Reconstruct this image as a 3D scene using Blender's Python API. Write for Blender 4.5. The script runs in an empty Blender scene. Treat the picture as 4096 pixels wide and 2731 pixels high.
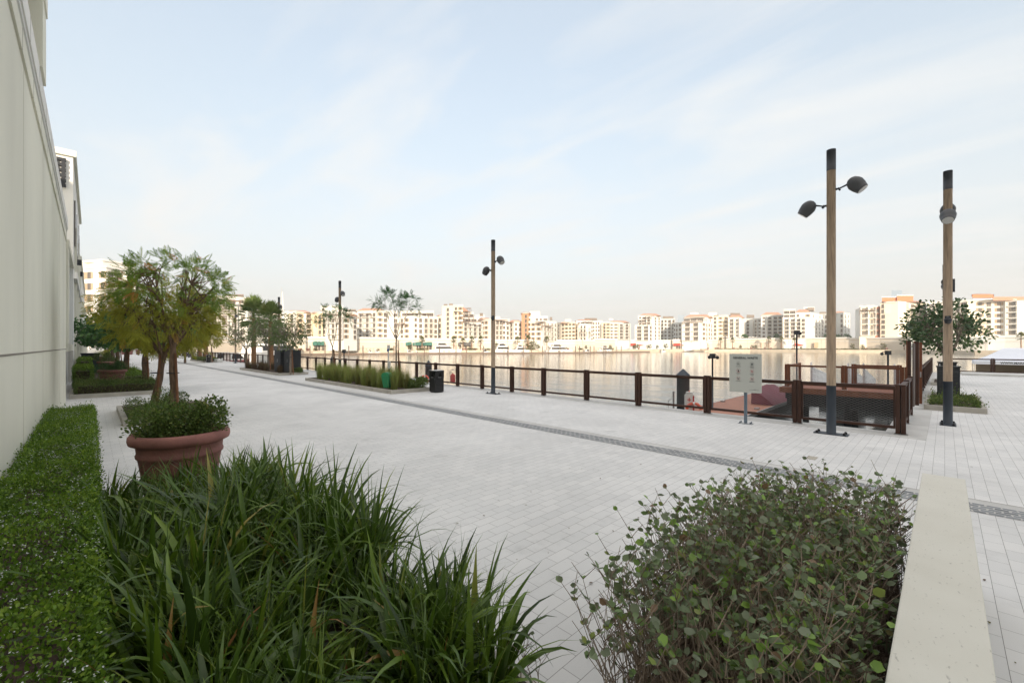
import bpy, math, random
import numpy as np
from mathutils import Vector, Matrix
random.seed(7); RNG = np.random.default_rng(11)
R = math.radians
S = bpy.context.scene
COL = S.collection

# ------------------------------------------------------------------ camera
YAW = 45.4
CT, ST = math.cos(R(YAW)), math.sin(R(YAW))
F, HZ, CH = 1707.0, 1385.0, 2.15
cam_d = bpy.data.cameras.new('camera'); cam = bpy.data.objects.new('camera', cam_d); COL.objects.link(cam)
cam.location = (0, 0, CH); cam.rotation_euler = (R(90), 0, R(YAW))
cam_d.sensor_width = 36; cam_d.lens = 36 * F / 4096; cam_d.shift_y = 0.00476
cam_d.clip_start = 0.05; cam_d.clip_end = 9000
S.camera = cam
# ------------------------------------------------------------------ light
SUN_EL, SX, SY = 14.0, 0.789, -0.61
EXPO = 1.9
w = bpy.data.worlds.new('World'); S.world = w; w.use_nodes = True
nt = w.node_tree; N = nt.nodes; L = nt.links
N.clear()
out = N.new('ShaderNodeOutputWorld'); bg = N.new('ShaderNodeBackground'); sky = N.new('ShaderNodeTexSky')
sky.sky_type = 'NISHITA'; sky.sun_disc = False; sky.sun_elevation = R(SUN_EL); sky.sun_rotation = math.atan2(SX, SY)
sky.air_density = 1.0; sky.dust_density = 3.0; sky.ozone_density = 1.0; sky.altitude = 0
hs = N.new('ShaderNodeHueSaturation'); hs.inputs['Saturation'].default_value = 0.8; hs.inputs['Value'].default_value = 1.0
L.new(sky.outputs[0], hs.inputs['Color'])
# wispy high cloud, mapped on the sky direction
tc = N.new('ShaderNodeTexCoord'); sp = N.new('ShaderNodeSeparateXYZ'); L.new(tc.outputs['Generated'], sp.inputs[0])
mx = N.new('ShaderNodeMath'); mx.operation = 'MAXIMUM'; mx.inputs[1].default_value = 0.06; L.new(sp.outputs['Z'], mx.inputs[0])
dv = N.new('ShaderNodeVectorMath'); dv.operation = 'DIVIDE'
cb = N.new('ShaderNodeCombineXYZ')
for i in range(3): L.new(mx.outputs[0], cb.inputs[i])
L.new(tc.outputs['Generated'], dv.inputs[0]); L.new(cb.outputs[0], dv.inputs[1])
mp = N.new('ShaderNodeMapping'); mp.inputs['Rotation'].default_value = (0, 0, R(62)); mp.inputs['Scale'].default_value = (0.55, 1.5, 1)
L.new(dv.outputs[0], mp.inputs[0])
n1 = N.new('ShaderNodeTexNoise'); n1.inputs['Scale'].default_value = 1.0; n1.inputs['Detail'].default_value = 7; n1.inputs['Roughness'].default_value = 0.55; n1.inputs['Distortion'].default_value = 0.6
L.new(mp.outputs[0], n1.inputs['Vector'])
cr = N.new('ShaderNodeMapRange'); cr.inputs['From Min'].default_value = 0.47; cr.inputs['From Max'].default_value = 0.72; cr.inputs['To Min'].default_value = 0.0; cr.inputs['To Max'].default_value = 0.9
L.new(n1.outputs['Fac'], cr.inputs['Value'])
# thin even veil that thickens to the horizon (real haze in the sky)
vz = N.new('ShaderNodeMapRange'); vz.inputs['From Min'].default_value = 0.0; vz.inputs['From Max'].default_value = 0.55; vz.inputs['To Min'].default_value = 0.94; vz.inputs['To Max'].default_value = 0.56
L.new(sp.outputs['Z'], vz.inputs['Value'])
mxm = N.new('ShaderNodeMath'); mxm.operation = 'MAXIMUM'; L.new(cr.outputs[0], mxm.inputs[0]); L.new(vz.outputs[0], mxm.inputs[1])
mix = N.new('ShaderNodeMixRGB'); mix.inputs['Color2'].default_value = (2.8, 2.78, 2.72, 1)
# haze colour by height: warm at the horizon, pale blue above, unseen zenith brightened to light the shaded paving
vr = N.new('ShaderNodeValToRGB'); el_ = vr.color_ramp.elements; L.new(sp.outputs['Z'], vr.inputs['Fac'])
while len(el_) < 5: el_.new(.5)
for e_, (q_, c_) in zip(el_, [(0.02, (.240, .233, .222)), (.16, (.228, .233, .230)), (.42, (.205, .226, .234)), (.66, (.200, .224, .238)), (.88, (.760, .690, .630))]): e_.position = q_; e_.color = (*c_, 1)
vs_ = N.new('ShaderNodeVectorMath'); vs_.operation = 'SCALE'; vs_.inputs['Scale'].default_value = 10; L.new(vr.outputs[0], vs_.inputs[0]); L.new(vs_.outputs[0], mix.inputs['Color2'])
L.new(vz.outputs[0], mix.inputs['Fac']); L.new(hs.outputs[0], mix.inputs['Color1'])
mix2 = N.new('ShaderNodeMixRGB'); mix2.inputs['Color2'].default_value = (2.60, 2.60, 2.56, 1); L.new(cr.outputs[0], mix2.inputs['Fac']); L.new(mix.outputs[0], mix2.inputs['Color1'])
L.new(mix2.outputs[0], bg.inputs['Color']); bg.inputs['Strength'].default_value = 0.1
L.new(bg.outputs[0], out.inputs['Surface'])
sl = bpy.data.lights.new('sun', 'SUN'); sl.energy = 2.0; sl.angle = R(0.6); sl.color = (1.0, 0.85, 0.68)
so = bpy.data.objects.new('sun', sl); COL.objects.link(so)
sv = Vector((SX * math.cos(R(SUN_EL)), SY * math.cos(R(SUN_EL)), math.sin(R(SUN_EL))))
so.rotation_euler = sv.to_track_quat('Z', 'Y').to_euler()
S.view_settings.view_transform = 'Standard'; S.view_settings.look = 'None'; S.view_settings.gamma = 1
S.view_settings.use_curve_mapping = False; S.view_settings.exposure = EXPO
S.render.engine = 'CYCLES'; S.cycles.use_denoising = True; S.cycles.max_bounces = 6; S.cycles.transparent_max_bounces = 12

# ------------------------------------------------------------------ helpers
def CW(px, d):
    x = (px - 2048) / F * d
    return (CT * x - ST * d, ST * x + CT * d)
def ZP(py, d): return CH + (HZ - py) * d / F
def G(px, py): return CW(px, CH * F / (py - HZ))

def at_px(px, n_):           # point on the line n = n_ seen in column px
    k = (px - 2048) / F; d = n_ / (ST * k + CT); return CW(px, d)

def mat(name, col, rough=0.7, metal=0.0, spec=0.4, var=0.0, vscale=3.0, bump=0.0, bscale=30.0, trans=0.0, stretch=None):
    m = bpy.data.materials.new(name); m.use_nodes = True
    nt = m.node_tree; p = nt.nodes['Principled BSDF']
    p.inputs['Base Color'].default_value = (*col, 1); p.inputs['Roughness'].default_value = rough
    p.inputs['Metallic'].default_value = metal; p.inputs['Specular IOR Level'].default_value = spec
    if var or bump:
        t = nt.nodes.new('ShaderNodeTexCoord'); mp = nt.nodes.new('ShaderNodeMapping'); nt.links.new(t.outputs['Object'], mp.inputs[0])
        if stretch: mp.inputs['Scale'].default_value = stretch
    if var:
        n = nt.nodes.new('ShaderNodeTexNoise'); n.inputs['Scale'].default_value = vscale; n.inputs['Detail'].default_value = 6
        nt.links.new(mp.outputs[0], n.inputs['Vector'])
        r = nt.nodes.new('ShaderNodeMapRange'); r.inputs['From Min'].default_value = 0.3; r.inputs['From Max'].default_value = 0.7
        r.inputs['To Min'].default_value = 1 - var; r.inputs['To Max'].default_value = 1 + var
        nt.links.new(n.outputs['Fac'], r.inputs['Value'])
        v = nt.nodes.new('ShaderNodeVectorMath'); v.operation = 'SCALE'; v.inputs[0].default_value = col
        nt.links.new(r.outputs[0], v.inputs['Scale']); nt.links.new(v.outputs[0], p.inputs['Base Color'])
    if bump:
        n = nt.nodes.new('ShaderNodeTexNoise'); n.inputs['Scale'].default_value = bscale; n.inputs['Detail'].default_value = 5
        nt.links.new(mp.outputs[0], n.inputs['Vector'])
        b = nt.nodes.new('ShaderNodeBump'); b.inputs['Strength'].default_value = bump; b.inputs['Distance'].default_value = 0.02
        nt.links.new(n.outputs['Fac'], b.inputs['Height']); nt.links.new(b.outputs[0], p.inputs['Normal'])
    return m

def leafmat(name, cols, rough=0.5, trans=0.35, spec=0.4, tl=None):
    """cols: list of (pos, rgb) over the per-leaf 'tint' attribute"""
    m = bpy.data.materials.new(name); m.use_nodes = True; nt = m.node_tree; p = nt.nodes['Principled BSDF']
    a = nt.nodes.new('ShaderNodeAttribute'); a.attribute_name = 'tint'
    cr = nt.nodes.new('ShaderNodeValToRGB'); e = cr.color_ramp.elements
    while len(e) < len(cols): e.new(0.5)
    for i, (q, c) in enumerate(cols): e[i].position = q; e[i].color = (*c, 1)
    nt.links.new(a.outputs['Fac'], cr.inputs['Fac']); nt.links.new(cr.outputs['Color'], p.inputs['Base Color'])
    p.inputs['Roughness'].default_value = rough; p.inputs['Specular IOR Level'].default_value = spec
    tr = nt.nodes.new('ShaderNodeBsdfTranslucent'); mixs = nt.nodes.new('ShaderNodeMixShader'); mixs.inputs[0].default_value = trans
    nt.links.new(cr.outputs['Color'], tr.inputs['Color'])
    nt.links.new(p.outputs[0], mixs.inputs[1]); nt.links.new(tr.outputs[0], mixs.inputs[2])
    nt.links.new(mixs.outputs[0], nt.nodes['Material Output'].inputs['Surface'])
    return m

class MB:
    def __init__(s): s.v = []; s.f = []; s.m = []; s.ms = []; s.sm = []
    def mi(s, m):
        if m not in s.ms: s.ms.append(m)
        return s.ms.index(m)
    def add(s, vs, fs, m, smooth=False):
        o = len(s.v); s.v += [tuple(x) for x in vs]; k = s.mi(m)
        for f in fs: s.f.append([o + i for i in f]); s.m.append(k); s.sm.append(smooth)
    def box(s, x0, x1, y0, y1, z0, z1, m, rz=0.0, c=None):
        vs = [(x, y, z) for z in (z0, z1) for (x, y) in ((x0, y0), (x1, y0), (x1, y1), (x0, y1))]
        if rz:
            cx, cy = c if c else ((x0 + x1) / 2, (y0 + y1) / 2); a, b = math.cos(rz), math.sin(rz)
            vs = [(cx + (x - cx) * a - (y - cy) * b, cy + (x - cx) * b + (y - cy) * a, z) for x, y, z in vs]
        s.add(vs, [(3, 2, 1, 0), (4, 5, 6, 7), (0, 1, 5, 4), (1, 2, 6, 5), (2, 3, 7, 6), (3, 0, 4, 7)], m)
    def prism(s, poly, z0, z1, m):
        n = len(poly); vs = [(x, y, z0) for x, y in poly] + [(x, y, z1) for x, y in poly]
        s.add(vs, [list(range(n - 1, -1, -1)), list(range(n, 2 * n))] + [(i, (i + 1) % n, n + (i + 1) % n, n + i) for i in range(n)], m)
    def tube(s, pts, rs, m, n=8, cap=True):
        pts = [Vector(p) for p in pts]
        if not hasattr(rs, '__len__'): rs = [rs] * len(pts)
        o = len(s.v); k = s.mi(m); up = Vector((0.123, 0.3, 0.95))
        for i, p in enumerate(pts):
            d = (pts[min(i + 1, len(pts) - 1)] - pts[max(i - 1, 0)]).normalized()
            if abs(d.dot(up)) > 0.96: up = Vector((1, 0.1, 0)) if abs(d.x) < 0.8 else Vector((0, 1, 0.1))
            x = d.cross(up).normalized(); y = x.cross(d); up = y
            for j in range(n):
                a = 2 * math.pi * j / n; s.v.append(tuple(p + (x * math.cos(a) + y * math.sin(a)) * rs[i]))
        for i in range(len(pts) - 1):
            for j in range(n):
                a = o + i * n + j; b = o + i * n + (j + 1) % n
                s.f.append([a, a + n, b + n, b][::-1]); s.m.append(k); s.sm.append(n > 4)
        if cap:
            s.f.append([o + j for j in range(n)]); s.m.append(k); s.sm.append(False)
            q = o + (len(pts) - 1) * n; s.f.append([q + j for j in range(n - 1, -1, -1)]); s.m.append(k); s.sm.append(False)
    def lathe(s, prof, m, c=(0, 0, 0), n=24, smooth=True, cap=False):
        o = len(s.v); k = s.mi(m)
        for r, z in prof:
            for j in range(n):
                a = 2 * math.pi * j / n; s.v.append((c[0] + r * math.cos(a), c[1] + r * math.sin(a), c[2] + z))
        for i in range(len(prof) - 1):
            for j in range(n):
                a = o + i * n + j; b = o + i * n + (j + 1) % n
                s.f.append([a, b, b + n, a + n]); s.m.append(k); s.sm.append(smooth)
        if cap:
            s.f.append([o + j for j in range(n - 1, -1, -1)]); s.m.append(k); s.sm.append(False)
            q = o + (len(prof) - 1) * n; s.f.append([q + j for j in range(n)]); s.m.append(k); s.sm.append(False)
    def build(s, name, parent=None, loc=None, world=False, link=True):
        me = bpy.data.meshes.new(name); me.from_pydata(s.v, [], s.f)
        for m in s.ms: me.materials.append(m)
        me.polygons.foreach_set('material_index', s.m); me.polygons.foreach_set('use_smooth', s.sm); me.update()
        o = bpy.data.objects.new(name, me)
        if link: COL.objects.link(o)
        if parent is not None:
            o.parent = parent
            if world: o.matrix_parent_inverse = Matrix.Identity(4); o.location = rel(parent)
        if loc is not None: o.location = loc
        return o
def rel(parent):
    p = parent; v = Vector((0, 0, 0))
    while p is not None: v -= p.location; p = p.parent
    return v

def tag(o, label=None, cat=None, group=None, kind=None):
    if label: o['label'] = label
    if cat: o['category'] = cat
    if group: o['group'] = group
    if kind: o['kind'] = kind
    return o
def thing(name, label, cat, loc=(0, 0, 0), rz=0, group=None):
    o = bpy.data.objects.new(name, None); COL.objects.link(o); o.location = loc; o.rotation_euler = (0, 0, rz); o.empty_display_size = 0.3
    return tag(o, label, cat, group)
def cp(o, parent=None, loc=None, rz=None, sc=None):
    c = o.copy(); COL.objects.link(c); c.parent = parent
    if loc is not None: c.location = loc
    if rz is not None: c.rotation_euler = (0, 0, rz)
    if sc is not None: c.scale = sc
    return c
def dup(o, loc=None, rz=None, label=None, sc=None):
    c = cp(o, None, loc, rz, sc)
    if label: c['label'] = label
    for ch in o.children:
        d = cp(ch, c)
        for g in ch.children: cp(g, d)
    return c

ORD = ['first', 'second', 'third', 'fourth', 'fifth', 'sixth', 'seventh', 'eighth', 'ninth', 'tenth', 'eleventh', 'twelfth', 'thirteenth', 'fourteenth', 'fifteenth', 'sixteenth', 'seventeenth', 'eighteenth', 'nineteenth', 'twentieth'] + ['twenty-' + q for q in ('first', 'second', 'third', 'fourth', 'fifth', 'sixth', 'seventh', 'eighth', 'ninth')] + ['thirtieth'] + ['thirty-' + q for q in ('first', 'second', 'third', 'fourth', 'fifth', 'sixth')]
def number_group(group, fmt):
    """labels of a row of look-alikes, counted from the left as the camera sees them"""
    os_ = [o for o in COL.objects if o.parent is None and o.get('group') == group]
    def key(o): x, y = o.location.x, o.location.y; return (CT * x + ST * y) / (-ST * x + CT * y)
    for i, o in enumerate(sorted(os_, key=key)): o['label'] = fmt.format(ORD[i])
def npmesh(name, V, Fc, m, tint=None, parent=None, world=True, smooth=False):
    """V (n,3), Fc (k,4) quads"""
    me = bpy.data.meshes.new(name); V = np.asarray(V, np.float32); Fc = np.asarray(Fc, np.int32)
    k, q = Fc.shape
    me.vertices.add(len(V)); me.vertices.foreach_set('co', V.ravel())
    me.loops.add(k * q); me.loops.foreach_set('vertex_index', Fc.ravel())
    me.polygons.add(k); me.polygons.foreach_set('loop_start', np.arange(k, dtype=np.int32) * q)
    me.polygons.foreach_set('loop_total', np.full(k, q, np.int32))
    if smooth: me.polygons.foreach_set('use_smooth', np.ones(k, bool))
    me.materials.append(m); me.update(calc_edges=True)
    if tint is not None:
        a = me.attributes.new('tint', 'FLOAT', 'POINT'); a.data.foreach_set('value', np.asarray(tint, np.float32))
    o = bpy.data.objects.new(name, me); COL.objects.link(o)
    if parent is not None:
        o.parent = parent
        if world: o.location = rel(parent)
    return o

OVAL = (np.array([(0, 0, 0), (.26, .25, .06), (.30, .65, .05), (0, 1, -.04), (-.30, .65, .05), (-.26, .25, .06)]), [(0, 1, 2, 3), (0, 3, 4, 5)])
LANCE = (np.array([(0, 0, 0), (.13, .3, .03), (.12, .7, .02), (0, 1, -.08), (-.12, .7, .02), (-.13, .3, .03)]), [(0, 1, 2, 3), (0, 3, 4, 5)])
DIA = (np.array([(0, 0, 0), (.28, .5, .0), (0, 1, 0), (-.28, .5, 0)]), [(0, 1, 2, 3)])
def _pin():
    V = []; Fq = []
    for i in range(7):
        t = .16 + i * .12
        for sd in (-1, 1):
            o = len(V); a = np.array((0, t, -.12 * t * t)); d = np.array((sd * .87, .5, -.25)); l = .30 * (1 - .35 * abs(t - .45)); wv = np.array((-.5 * .0, 1, 0)) * .044
            V += [a, a + d * l * .45 + wv, a + d * l, a + d * l * .45 - wv]; Fq.append((o, o + 1, o + 2, o + 3))
    o = len(V); V += [np.array(x) for x in ((-.008, 0, 0), (.008, 0, 0), (.008, 1, -.12), (-.008, 1, -.12))]; Fq.append((o, o + 1, o + 2, o + 3))
    o = len(V); V += [np.array(x) for x in ((0, .93, -.1), (.06, 1.05, -.14), (0, 1.2, -.18), (-.06, 1.05, -.14))]; Fq.append((o, o + 1, o + 2, o + 3))
    return np.array(V), Fq
PIN = _pin()
def unit(a): return a / np.maximum(np.linalg.norm(a, axis=1, keepdims=True), 1e-6)
def scatter(name, tmpl, P, D, size, m, tint, parent=None, world=True, flat=0.0):
    """leaves at P along D; flat>0 turns their faces up"""
    tv, tf = tmpl; n = len(P); D = unit(D)
    ref = RNG.normal(size=(n, 3)); ref[:, 2] *= 1
    if flat: ref = ref * (1 - flat) + np.array((0, 0, 1.0)) * flat * 2
    X = unit(np.cross(D, ref)); Z = np.cross(X, D)
    size = np.broadcast_to(size, (n,))
    V = (X[:, None, :] * tv[None, :, 0:1] + D[:, None, :] * tv[None, :, 1:2] + Z[:, None, :] * tv[None, :, 2:3]) * size[:, None, None] + P[:, None, :]
    Fq = np.array(tf)[None] + (np.arange(n) * len(tv))[:, None, None]
    return npmesh(name, V.reshape(-1, 3), Fq.reshape(-1, 4), m, np.repeat(tint, len(tv)), parent, world)
def blades(name, P, az, Ln, th0, bend, wid, m, tint, parent=None, seg=6, fold=0.25):
    """arching strap leaves; th0 = start angle from vertical, bend = added angle"""
    n = len(P); t = np.linspace(0, 1, seg + 1); th = th0[:, None] + bend[:, None] * t[None] ** 1.6
    dl = Ln[:, None] / seg
    hx = np.concatenate([np.zeros((n, 1)), np.cumsum(np.sin(th[:, :-1]) * dl, 1)], 1); hz = np.concatenate([np.zeros((n, 1)), np.cumsum(np.cos(th[:, :-1]) * dl, 1)], 1)
    dx, dy = np.cos(az)[:, None], np.sin(az)[:, None]
    C = np.stack([P[:, 0:1] + hx * dx, P[:, 1:2] + hx * dy, P[:, 2:3] + hz], 2)
    prof = np.clip(np.minimum(0.55 + t * 1.5, (1 - t) * 2.2), 0.02, 1)
    tw = RNG.normal(0, .5, (n, 1)) * t[None]
    sx, sy = -dy * np.cos(tw), dx * np.cos(tw)
    W = wid[:, None] * prof[None] * .5
    up = np.stack([-np.cos(th) * dx, -np.cos(th) * dy, np.sin(th)], 2)
    Sd = np.stack([sx * W, sy * W, np.sin(tw) * W], 2)
    A = C - Sd + up * (W * fold)[..., None]; B = C + Sd + up * (W * fold)[..., None]
    V = np.stack([A, C, B], 2).reshape(n, -1, 3); k = 3
    fl = []
    for i in range(seg):
        for j in (0, 1): fl.append((i * k + j, i * k + j + 1, (i + 1) * k + j + 1, (i + 1) * k + j))
    Fq = np.array(fl)[None] + (np.arange(n) * (seg + 1) * k)[:, None, None]
    return npmesh(name, V.reshape(-1, 3), Fq.reshape(-1, 4), m, np.repeat(tint, (seg + 1) * k), parent, True, smooth=True)
def U(n, a, b): return RNG.uniform(a, b, n)

# ------------------------------------------------------------------ materials
M = {}
M['plaster'] = mat('plaster', (0.665, 0.655, 0.555), .85, var=.09, vscale=.5, stretch=(1, 1, .35), bump=.15, bscale=60)
M['plaster2'] = mat('plaster_white', (0.72, 0.71, 0.67), .85, var=.04, vscale=.5)
M['trim'] = mat('trim_stone', (0.66, 0.66, 0.63), .8, var=.05, vscale=1.5)
M['joint'] = mat('joint', (0.2, 0.18, 0.15), .9)
M['kerb'] = mat('kerb_stone', (0.40, 0.375, 0.33), .85, var=.14, vscale=3, bump=.2, bscale=40)
M['edge'] = mat('edge_stone', (0.50, 0.495, 0.475), .85, var=.10, vscale=2)
M['soil'] = mat('soil', (0.055, 0.037, 0.025), .95, var=.4, vscale=14, bump=.8, bscale=25)
M['corten'] = mat('fence_brown', (0.052, 0.021, 0.012), .5, spec=.35, var=.2, vscale=3)
M['corten2'] = mat('rail_redwood', (0.17, 0.060, 0.028), .55, spec=.35, var=.2, vscale=3)
M['wire'] = mat('wire', (0.26, 0.25, 0.24), .5, metal=.3)
M['steel'] = mat('steel', (0.5, 0.5, 0.5), .35, metal=.8)
M['navy'] = mat('paint_navy', (0.030, 0.040, 0.054), .5, var=.08, vscale=2)
M['louvre'] = mat('louvre_charcoal', (0.035, 0.038, 0.040), .6)
M['dark'] = mat('paint_charcoal', (0.022, 0.025, 0.030), .5, spec=.4)
M['black'] = mat('paint_black', (0.008, 0.008, 0.009), .35, spec=.5)
M['lampgrey'] = mat('lamp_grey', (0.05, 0.052, 0.056), .5)
M['lens'] = mat('lamp_lens', (0.5, 0.5, 0.48), .2)
M['polewood'] = mat('pole_wood', (0.33, 0.245, 0.170), .75, var=.28, vscale=5, stretch=(6, 6, .5), bump=.2, bscale=12)
M['bark'] = mat('bark', (0.150, 0.098, 0.064), .95, var=.45, vscale=7, stretch=(4, 4, .6), bump=1.0, bscale=10)
M['barkgrey'] = mat('bark_grey', (0.22, 0.18, 0.14), .95, var=.3, vscale=8, stretch=(3, 3, .8))
M['palmbark'] = mat('palm_bark', (0.24, 0.125, 0.06), .95, var=.4, vscale=9, bump=1, bscale=14)
M['stake'] = mat('stake', (0.19, 0.09, 0.045), .85, var=.3, vscale=6, stretch=(4, 4, .5))
M['terra'] = mat('terracotta', (0.26, 0.112, 0.094), .75, var=.22, vscale=4, bump=.2)
M['sign'] = mat('sign_board', (0.50, 0.51, 0.47), .5, var=.02)
M['ink'] = mat('ink', (0.03, 0.035, 0.04), .6)
M['inkred'] = mat('ink_red', (0.42, 0.05, 0.06), .6)
M['signblue'] = mat('sign_post', (0.11, 0.145, 0.18), .5)
M['wpanel'] = mat('info_white', (0.6, 0.6, 0.57), .5)
M['green'] = mat('bin_green', (0.015, 0.19, 0.07), .45)
M['red'] = mat('rescue_red', (0.42, 0.035, 0.03), .45)
M['orange'] = mat('ring_orange', (0.62, 0.10, 0.045), .5)
M['maroon'] = mat('cover_maroon', (0.17, 0.045, 0.062), .75, var=.12, vscale=2)
M['float'] = mat('pontoon_black', (0.012, 0.013, 0.016), .6)
M['gang'] = mat('gangway_white', (0.80, 0.80, 0.80), .5)
M['canvas'] = mat('tent_canvas', (0.74, 0.77, 0.84), .8, trans=0)
M['tentwall'] = mat('tent_wall', (0.30, 0.25, 0.19), .9)
M['glass'] = mat('window_glass', (0.095, 0.082, 0.072), .18, spec=.5)
M['frame'] = mat('window_frame', (0.40, 0.33, 0.26), .7)
M['shutter'] = mat('shutter', (0.42, 0.31, 0.20), .8)
M['white'] = mat('facade_white', (0.70, 0.68, 0.63), .85, var=.03, vscale=.3)
M['cream'] = mat('facade_cream', (0.76, 0.68, 0.54), .85, var=.03, vscale=.3)
M['sand'] = mat('facade_sand', (0.80, 0.66, 0.44), .85)
M['ochre'] = mat('facade_ochre', (0.66, 0.36, 0.20), .85)
M['pent'] = mat('facade_orange', (0.50, 0.20, 0.10), .85)
M['brick'] = mat('facade_brickred', (0.42, 0.14, 0.08), .85)
M['tile'] = mat('roof_tile', (0.44, 0.245, 0.165), .85, var=.08, vscale=1)
M['taupe'] = mat('pergola_brown', (0.21, 0.145, 0.105), .85)
M['rooft'] = mat('roof_plant', (0.20, 0.165, 0.135), .85)
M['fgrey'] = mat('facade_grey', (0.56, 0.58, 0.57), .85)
M['rail'] = mat('balcony_rail', (0.42, 0.38, 0.32), .5)
M['podium'] = mat('podium_stone', (0.62, 0.55, 0.45), .85, var=.04, vscale=.2)
M['quay'] = mat('quay_stone', (0.55, 0.47, 0.36), .9, var=.12, vscale=.4)
M['jetty'] = mat('jetty_wood', (0.18, 0.13, 0.095), .85)
M['awngreen'] = mat('awning_green', (0.05, 0.16, 0.12), .8)
M['awnred'] = mat('awning_red', (0.50, 0.06, 0.04), .8)
M['awngrey'] = mat('awning_grey', (0.13, 0.12, 0.11), .8)
M['yacht'] = mat('yacht_white', (0.78, 0.76, 0.72), .25)
M['yglass'] = mat('yacht_glass', (0.02, 0.02, 0.024), .35, spec=.2)
M['towerglass'] = mat('tower_glass', (0.20, 0.26, 0.32), .3)
M['blue'] = mat('blue_canvas', (0.03, 0.10, 0.26), .7)
M['yellow'] = mat('yellow', (0.7, 0.5, 0.02), .6)

def paving_mat():
    m = bpy.data.materials.new('paving'); m.use_nodes = True; nt = m.node_tree; p = nt.nodes['Principled BSDF']; N = nt.nodes; L = nt.links
    t = N.new('ShaderNodeTexCoord'); mp = N.new('ShaderNodeMapping'); mp.inputs['Rotation'].default_value = (0, 0, R(90)); L.new(t.outputs['Object'], mp.inputs[0])
    b = N.new('ShaderNodeTexBrick'); b.inputs['Scale'].default_value = 1; b.inputs['Brick Width'].default_value = .3; b.inputs['Row Height'].default_value = .15
    b.inputs['Mortar Size'].default_value = .0022; b.inputs['Mortar Smooth'].default_value = .3; b.inputs['Bias'].default_value = 0
    b.inputs['Color1'].default_value = (.62, .62, .61, 1); b.inputs['Color2'].default_value = (.675, .67, .655, 1); b.inputs['Mortar'].default_value = (.20, .195, .185, 1)
    L.new(mp.outputs[0], b.inputs['Vector'])
    n = N.new('ShaderNodeTexNoise'); n.inputs['Scale'].default_value = .55; n.inputs['Detail'].default_value = 8; L.new(t.outputs['Object'], n.inputs['Vector'])
    r = N.new('ShaderNodeMapRange'); r.inputs['From Min'].default_value = .3; r.inputs['From Max'].default_value = .7; r.inputs['To Min'].default_value = .86; r.inputs['To Max'].default_value = 1.03; L.new(n.outputs['Fac'], r.inputs['Value'])
    v = N.new('ShaderNodeVectorMath'); v.operation = 'SCALE'; L.new(b.outputs['Color'], v.inputs[0]); L.new(r.outputs[0], v.inputs['Scale'])
    n4 = N.new('ShaderNodeTexNoise'); n4.inputs['Scale'].default_value = 2.1; n4.inputs['Detail'].default_value = 9; n4.inputs['Roughness'].default_value = .65; L.new(t.outputs['Object'], n4.inputs['Vector'])
    r4 = N.new('ShaderNodeMapRange'); r4.inputs['From Min'].default_value = .56; r4.inputs['From Max'].default_value = .74; r4.inputs['To Min'].default_value = 1; r4.inputs['To Max'].default_value = .84; L.new(n4.outputs['Fac'], r4.inputs['Value'])
    v4 = N.new('ShaderNodeVectorMath'); v4.operation = 'SCALE'; L.new(v.outputs[0], v4.inputs[0]); L.new(r4.outputs[0], v4.inputs['Scale']); v = v4
    n2 = N.new('ShaderNodeTexNoise'); n2.inputs['Scale'].default_value = 28; n2.inputs['Detail'].default_value = 4; L.new(t.outputs['Object'], n2.inputs['Vector'])
    r2 = N.new('ShaderNodeMapRange'); r2.inputs['From Min'].default_value = .72; r2.inputs['From Max'].default_value = .78; r2.inputs['To Min'].default_value = 1; r2.inputs['To Max'].default_value = .72; L.new(n2.outputs['Fac'], r2.inputs['Value'])
    v2 = N.new('ShaderNodeVectorMath'); v2.operation = 'SCALE'; L.new(v.outputs[0], v2.inputs[0]); L.new(r2.outputs[0], v2.inputs['Scale'])
    L.new(v2.outputs[0], p.inputs['Base Color']); p.inputs['Roughness'].default_value = .75; p.inputs['Specular IOR Level'].default_value = .3
    bp = N.new('ShaderNodeBump'); bp.inputs['Strength'].default_value = .35; bp.inputs['Distance'].default_value = .003; bp.invert = True
    L.new(b.outputs['Fac'], bp.inputs['Height']); L.new(bp.outputs[0], p.inputs['Normal'])
    return m
M['paving'] = paving_mat()
def cobble_mat():
    m = bpy.data.materials.new('setts'); m.use_nodes = True; nt = m.node_tree; p = nt.nodes['Principled BSDF']; N = nt.nodes; L = nt.links
    t = N.new('ShaderNodeTexCoord')
    b = N.new('ShaderNodeTexBrick'); b.inputs['Scale'].default_value = 1; b.inputs['Brick Width'].default_value = .14; b.inputs['Row Height'].default_value = .092
    b.inputs['Mortar Size'].default_value = .014; b.inputs['Mortar Smooth'].default_value = .6
    b.inputs['Color1'].default_value = (.10, .11, .12, 1); b.inputs['Color2'].default_value = (.22, .235, .245, 1); b.inputs['Mortar'].default_value = (.44, .43, .41, 1)
    n = N.new('ShaderNodeTexNoise'); n.inputs['Scale'].default_value = 9; L.new(t.outputs['Object'], n.inputs['Vector'])
    va = N.new('ShaderNodeVectorMath'); va.operation = 'MULTIPLY_ADD'; va.inputs[1].default_value = (.06, .03, 0); L.new(n.outputs['Color'], va.inputs[0]); L.new(t.outputs['Object'], va.inputs[2])
    L.new(va.outputs[0], b.inputs['Vector']); L.new(b.outputs['Color'], p.inputs['Base Color']); p.inputs['Roughness'].default_value = .7
    bp = N.new('ShaderNodeBump'); bp.inputs['Strength'].default_value = .6; bp.inputs['Distance'].default_value = .01; bp.invert = True
    L.new(b.outputs['Fac'], bp.inputs['Height']); L.new(bp.outputs[0], p.inputs['Normal'])
    return m
M['setts'] = cobble_mat()
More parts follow.
